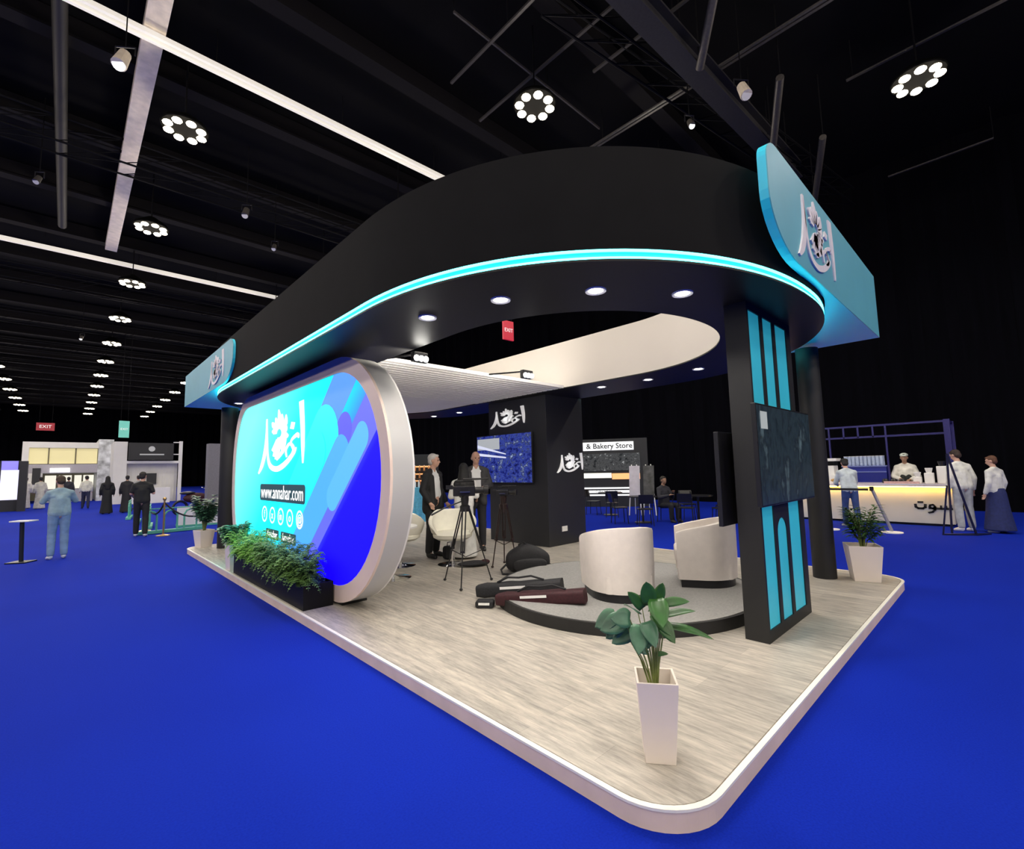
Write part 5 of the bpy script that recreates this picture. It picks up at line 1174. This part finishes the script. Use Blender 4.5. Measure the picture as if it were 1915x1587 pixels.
# black round cafe tables with chairs
def cafe_table(x, y, lab):
    t = thing('cafe_table', lab, 'table', (x, y, 0)); build('tabletop', MB().cyl((0, 0, .72), .40, .03, 28), PLAST, t, smooth=True); build('pedestal', MB().tube([(0, 0, .03), (0, 0, .72)], .03, 10), PLAST, t); build('base', MB().lathe([(.24, 0), (.24, .02), (.03, .04)], n=20), PLAST, t)
cafe_table(12.05, 7.35, 'round black cafe table in front of the seated person, nearest of the three'); cafe_table(13.1, 6.2, 'round black cafe table right of the seated person'); cafe_table(13.35, 9.35, 'round black cafe table in front of the lit kiosk')
def cafe_chair():
    t = thing('cafe_chair', 'x', 'chair', (0, 0, 0), 0, 'black cafe chairs')
    build('seat', rslab(rrect(-.20, .20, -.20, .20, .05), .43, .46), PLAST, t, bevel=.008); build('backrest', MB().prism([(-.20, .60), (.20, .60), (.19, .84), (-.19, .84)], lambda u, v, d: (-.20 - (v - .46) * .18 + d, u, v), -.01, .01), PLAST, t)
    for x in (-.17, .17):
        for y in (-.17, .17): build('leg', MB().tube([(x * 1.15, y * 1.15, 0), (x, y, .43)] + ([(x - .02, y, .60), (x - .06, y, .82)] if x < 0 else []), .012, 6), PLAST, t)
    return t
cc = None
for x, y, rz, lab in ((11.55, 7.80, -.7, 'black cafe chair at the nearest table, left of it'), (11.50, 6.95, .7, 'black cafe chair at the nearest table, near side'), (12.42, 6.22, .3, 'black cafe chair between the two right hand tables'), (12.75, 5.40, .8, 'black cafe chair at the near side of the right table'),
                      (13.55, 5.65, 2.3, 'black cafe chair at the right end behind the television edge'), (13.6, 6.75, 3.9, 'black cafe chair behind the right table'), (12.85, 8.95, .6, 'black cafe chair in front of the lit kiosk, near side of its table'), (13.2, 9.95, -1.3, 'black cafe chair beside the black column edge'), (12.75, 7.03, 3.4, 'black cafe chair the seated person sits on')):
    if cc is None: cc = cafe_chair(); cc.location = (x, y, 0); cc.rotation_euler = (0, 0, rz); cc['label'] = lab
    else: dup(cc, (x, y, 0), rz, lab)

# ================================================================== right background: coffee bar
t = thing('coffee_counter', 'long white coffee counter with yellow glow under its top and black lettering', 'counter', (15.6, 2.9, 0))
pb('counter_front', (15.34, 1.02, .06), (15.42, 4.9, .93), M('counter_front_white', (.55, .55, .52), .5, var=.04, scale=2)); pb('counter_end', (15.42, 1.02, .06), (16.1, 1.08, .93), M('counter_front_white', (.55, .55, .52))); pb('toe_kick', (15.42, 1.08, 0), (16.05, 4.9, .06), DKP)
pb('worktop', (15.22, .96, .95), (16.15, 4.95, 1.02), M('pink_white_worktop', (.68, .60, .62), .3)); pb('light_strip', (15.235, 1.0, .935), (15.27, 4.88, .949), M('yellow_led_strip', (1, .8, .2), .4, emit=(1.0, .55, .07), es=34), label='yellow glowing strip under the worktop')
mb = MB(); fn = lambda u, v, d: (15.338 - d, 1.73 - u * .67, .27 + v * .34)
def seg(P_, w):
    for i in range(len(P_) - 1):
        a, b = Vector(P_[i]), Vector(P_[i + 1]); d_ = (b - a).normalized(); n2 = Vector((-d_.y * .55, d_.x * 1.0)) * w / 2; e = d_ * w * .2
        mb.prism([tuple(a + n2 - e), tuple(a - n2 - e), tuple(b - n2 + e), tuple(b + n2 + e)], fn, 0, .006)
seg([(.02, .72), (.03, .52), (.10, .43), (.22, .43), (.29, .52), (.30, .72)], .15); seg([(.11, .88), (.145, .88)], .13); seg([(.19, .88), (.225, .88)], .13)
seg([(.40, .46), (.52, .46), (.56, .58), (.51, .72), (.43, .68), (.41, .56), (.46, .46)], .12); seg([(.56, .58), (.55, .36), (.48, .20), (.38, .14)], .13)
seg([(.50, .45), (1.0, .45)], .15); seg([(.72, .45), (.72, .66)], .10); seg([(.86, .45), (.86, .66)], .10); seg([(.985, .45), (.985, .72)], .10)
build('lettering', mb, DKP, t, world=True)
BLF = M('indigo_steel_frame', (.018, .014, .12), .4, .1, var=.1)
t = thing('overhead_gantry', 'indigo metal frame rising above the coffee counter', 'frame', (16.3, 2.4, 0))
for y in (1.10, 2.30, 2.92, 3.62, 4.6): build('upright', MB().bb((16.28, y - .02, 0), (16.33, y + .02, 2.56)) if y in (1.10, 2.30, 3.62, 4.6) else MB().bb((16.28, y - .02, 2.26), (16.32, y + .02, 2.56)), BLF, t, world=True)
for y in (2.58, 3.26): build('upright', MB().bb((16.28, y - .02, 2.26), (16.32, y + .02, 2.56)), BLF, t, world=True)
for z in (2.25, 2.56): build('cross_rail', MB().bb((16.28, 1.07, z), (16.34, 4.63, z + .05)), BLF, t, world=True)
build('end_post', MB().bb((16.1, .98, 0), (16.26, 1.10, 2.62)), BLF, t, world=True); build('end_post', MB().bb((17.3, .98, 0), (17.4, 1.10, 2.62)), BLF, t, world=True); build('cross_rail', MB().bb((16.2, 1.0, 2.56), (17.3, 1.06, 2.61)), BLF, t, world=True)
t = thing('blue_cabinet', 'deep blue back cabinet behind the counter carrying stacked cups', 'cabinet', (16.95, 3.0, 0)); pb('cabinet_body', (16.75, 2.42, 0), (17.2, 3.45, 1.44), M('deep_blue_paint', (.015, .025, .30), .4)); pb('cabinet_top', (16.72, 2.40, 1.44), (17.22, 3.47, 1.47), M('pale_blue_edge', (.2, .25, .6), .4)); pb('shelf_edge', (16.73, 2.42, 1.28), (16.75, 3.45, 1.31), M('pale_blue_edge', (.2, .25, .6), .4))
cup = None
for i in range(10):
    for j in range(2):
        p_ = (16.84 + .2 * j, 2.52 + i * .095, 1.471)
        if cup is None: cup = thing('cup_stack', 'tall stack of pale blue cups on the blue cabinet, front row', 'cup stack', p_, 0, 'cup stacks in the front row'); build('cups', MB().lathe([(.03, 0)] + [(.036 + .004 * (k % 2), .02 + k * .022) for k in range(11)] + [(.042, .27)], n=10), M('pale_blue_cup', (.40, .48, .66), .4), cup); build('rim', MB().lathe([(.042, .27), (.045, .275), (.042, .28)], n=10), WHT2, cup)
        else: dup(cup, p_, label='tall stack of pale blue cups on the blue cabinet, %s row' % ['front', 'back'][j], group='cup stacks in the %s row' % ['front', 'back'][j])
t = thing('coffee_machine', 'white coffee machine at the left end of the counter', 'coffee machine', (15.75, 3.70, 1.02)); build('body', MB().bb((-.2, -.3, .05), (.25, .3, .48)), WHT2, t, bevel=.02); build('top_tray', MB().bb((-.25, -.38, .60), (.28, .38, .68)), WHT2, t, bevel=.01); build('cup_rail', MB().bb((-.2, -.3, .48), (.25, .3, .60)), STEEL, t); build('drip_tray', MB().bb((-.3, -.28, 0), (-.05, .28, .05)), STEEL, t); build('group_head', MB().tube([(-.22, 0, .3), (-.22, 0, .18)], .05, 10), CHROME, t)
t = thing('pastry_case', 'small glass case with pastries under the coffee machine', 'display case', (15.52, 3.25, 1.02)); build('case', MB().bb((-.15, -.1, 0), (.15, .25, .22)), WHT2, t); build('pastry_row', MB().ell((-.16, .08, .08), (.03, .14, .05), 10, 6), M('pastry_brown', (.5, .3, .1), .6), t)
for i, (x, y, w_, h_, lab) in enumerate(((15.65, 1.18, .2, .42, 'tall white grinder with round dark top at the right end of the counter'), (15.55, 1.42, .18, .26, 'small white box left of the tall grinder'), (15.5, 1.64, .16, .16, 'low white box on the counter left of the grinders'))):
    t = thing('counter_appliance', lab, 'appliance', (x, y, 1.02)); build('body', MB().box((0, 0, h_ / 2), (w_, w_, h_)), WHT2, t, bevel=.015); build('hopper', MB().lathe([(.05, h_), (.075, h_ + .10), (.075, h_ + .12)], n=14), PLAST if i == 0 else WHT2, t)
for i, y in enumerate((2.30, 2.13, 1.95)): t = thing('dark_kettle', 'dark steel kettle on the counter before the worker, %s' % ['left one', 'middle one', 'right one'][i], 'kettle', (15.6, y, 1.02)); build('body', MB().lathe([(.06, 0), (.075, .05), (.05, .11), (.0, .12)], n=14), PLAST, t, smooth=True); build('spout', MB().tube([(-.06, 0, .04), (-.12, 0, .10)], .012, 6), PLAST, t)
t = thing('serving_tray', 'low pink box row on the counter in front of the worker', 'tray', (15.45, 1.95, 1.02)); build('tray_body', MB().bb((-.1, -.35, 0), (.1, .35, .05)), M('pink_tray', (.55, .35, .35), .5, var=.3, scale=20), t)
# leaning queue posts with belt
GP_ = M('grey_post_metal', (.28, .27, .32), .4, .4)
def qpost(x, y, lab, dy):
    t = thing('queue_post', lab, 'stanchion', (x, y, 0)); build('base', MB().lathe([(.20, 0), (.20, .02), (.05, .035)], n=24), WHT2, t, smooth=True); build('pole', MB().tube([(0, 0, .03), (0, dy, .98)], .032, 12), GP_, t, smooth=True); build('belt_head', MB().tube([(0, dy, .92), (0, dy, 1.02)], .042, 12), PLAST, t)
qpost(13.45, 1.95, 'grey queue post with white base leaning in front of the counter', .30); qpost(13.3, 3.10, 'grey queue post hidden behind the black round post', .18)
tag(build('queue_belt', MB().bb((13.36, 2.30, .93), (13.37, 3.25, .98)), PLAST), 'black queue belt stretched between the two grey posts', 'belt')
EZ = M('dark_navy_metal', (.01, .012, .05), .4, .4)
t = thing('easel_stand', 'dark navy easel frame standing before the right end of the counter', 'easel', (13.75, .95, 0))
for a, b in (((13.62, 1.12, 0), (13.62, .98, 1.05)), ((13.63, .98, .05), (13.66, .93, 1.72)), ((13.9, .62, 0), (13.66, .93, 1.72)), ((13.62, 1.12, .015), (14.25, .42, .015)), ((13.62, 1.12, .015), (13.9, .62, .015)), ((13.9, .62, .015), (14.25, .42, .015))): build('bar', MB().bar(a, b, .03), EZ, t, world=True)
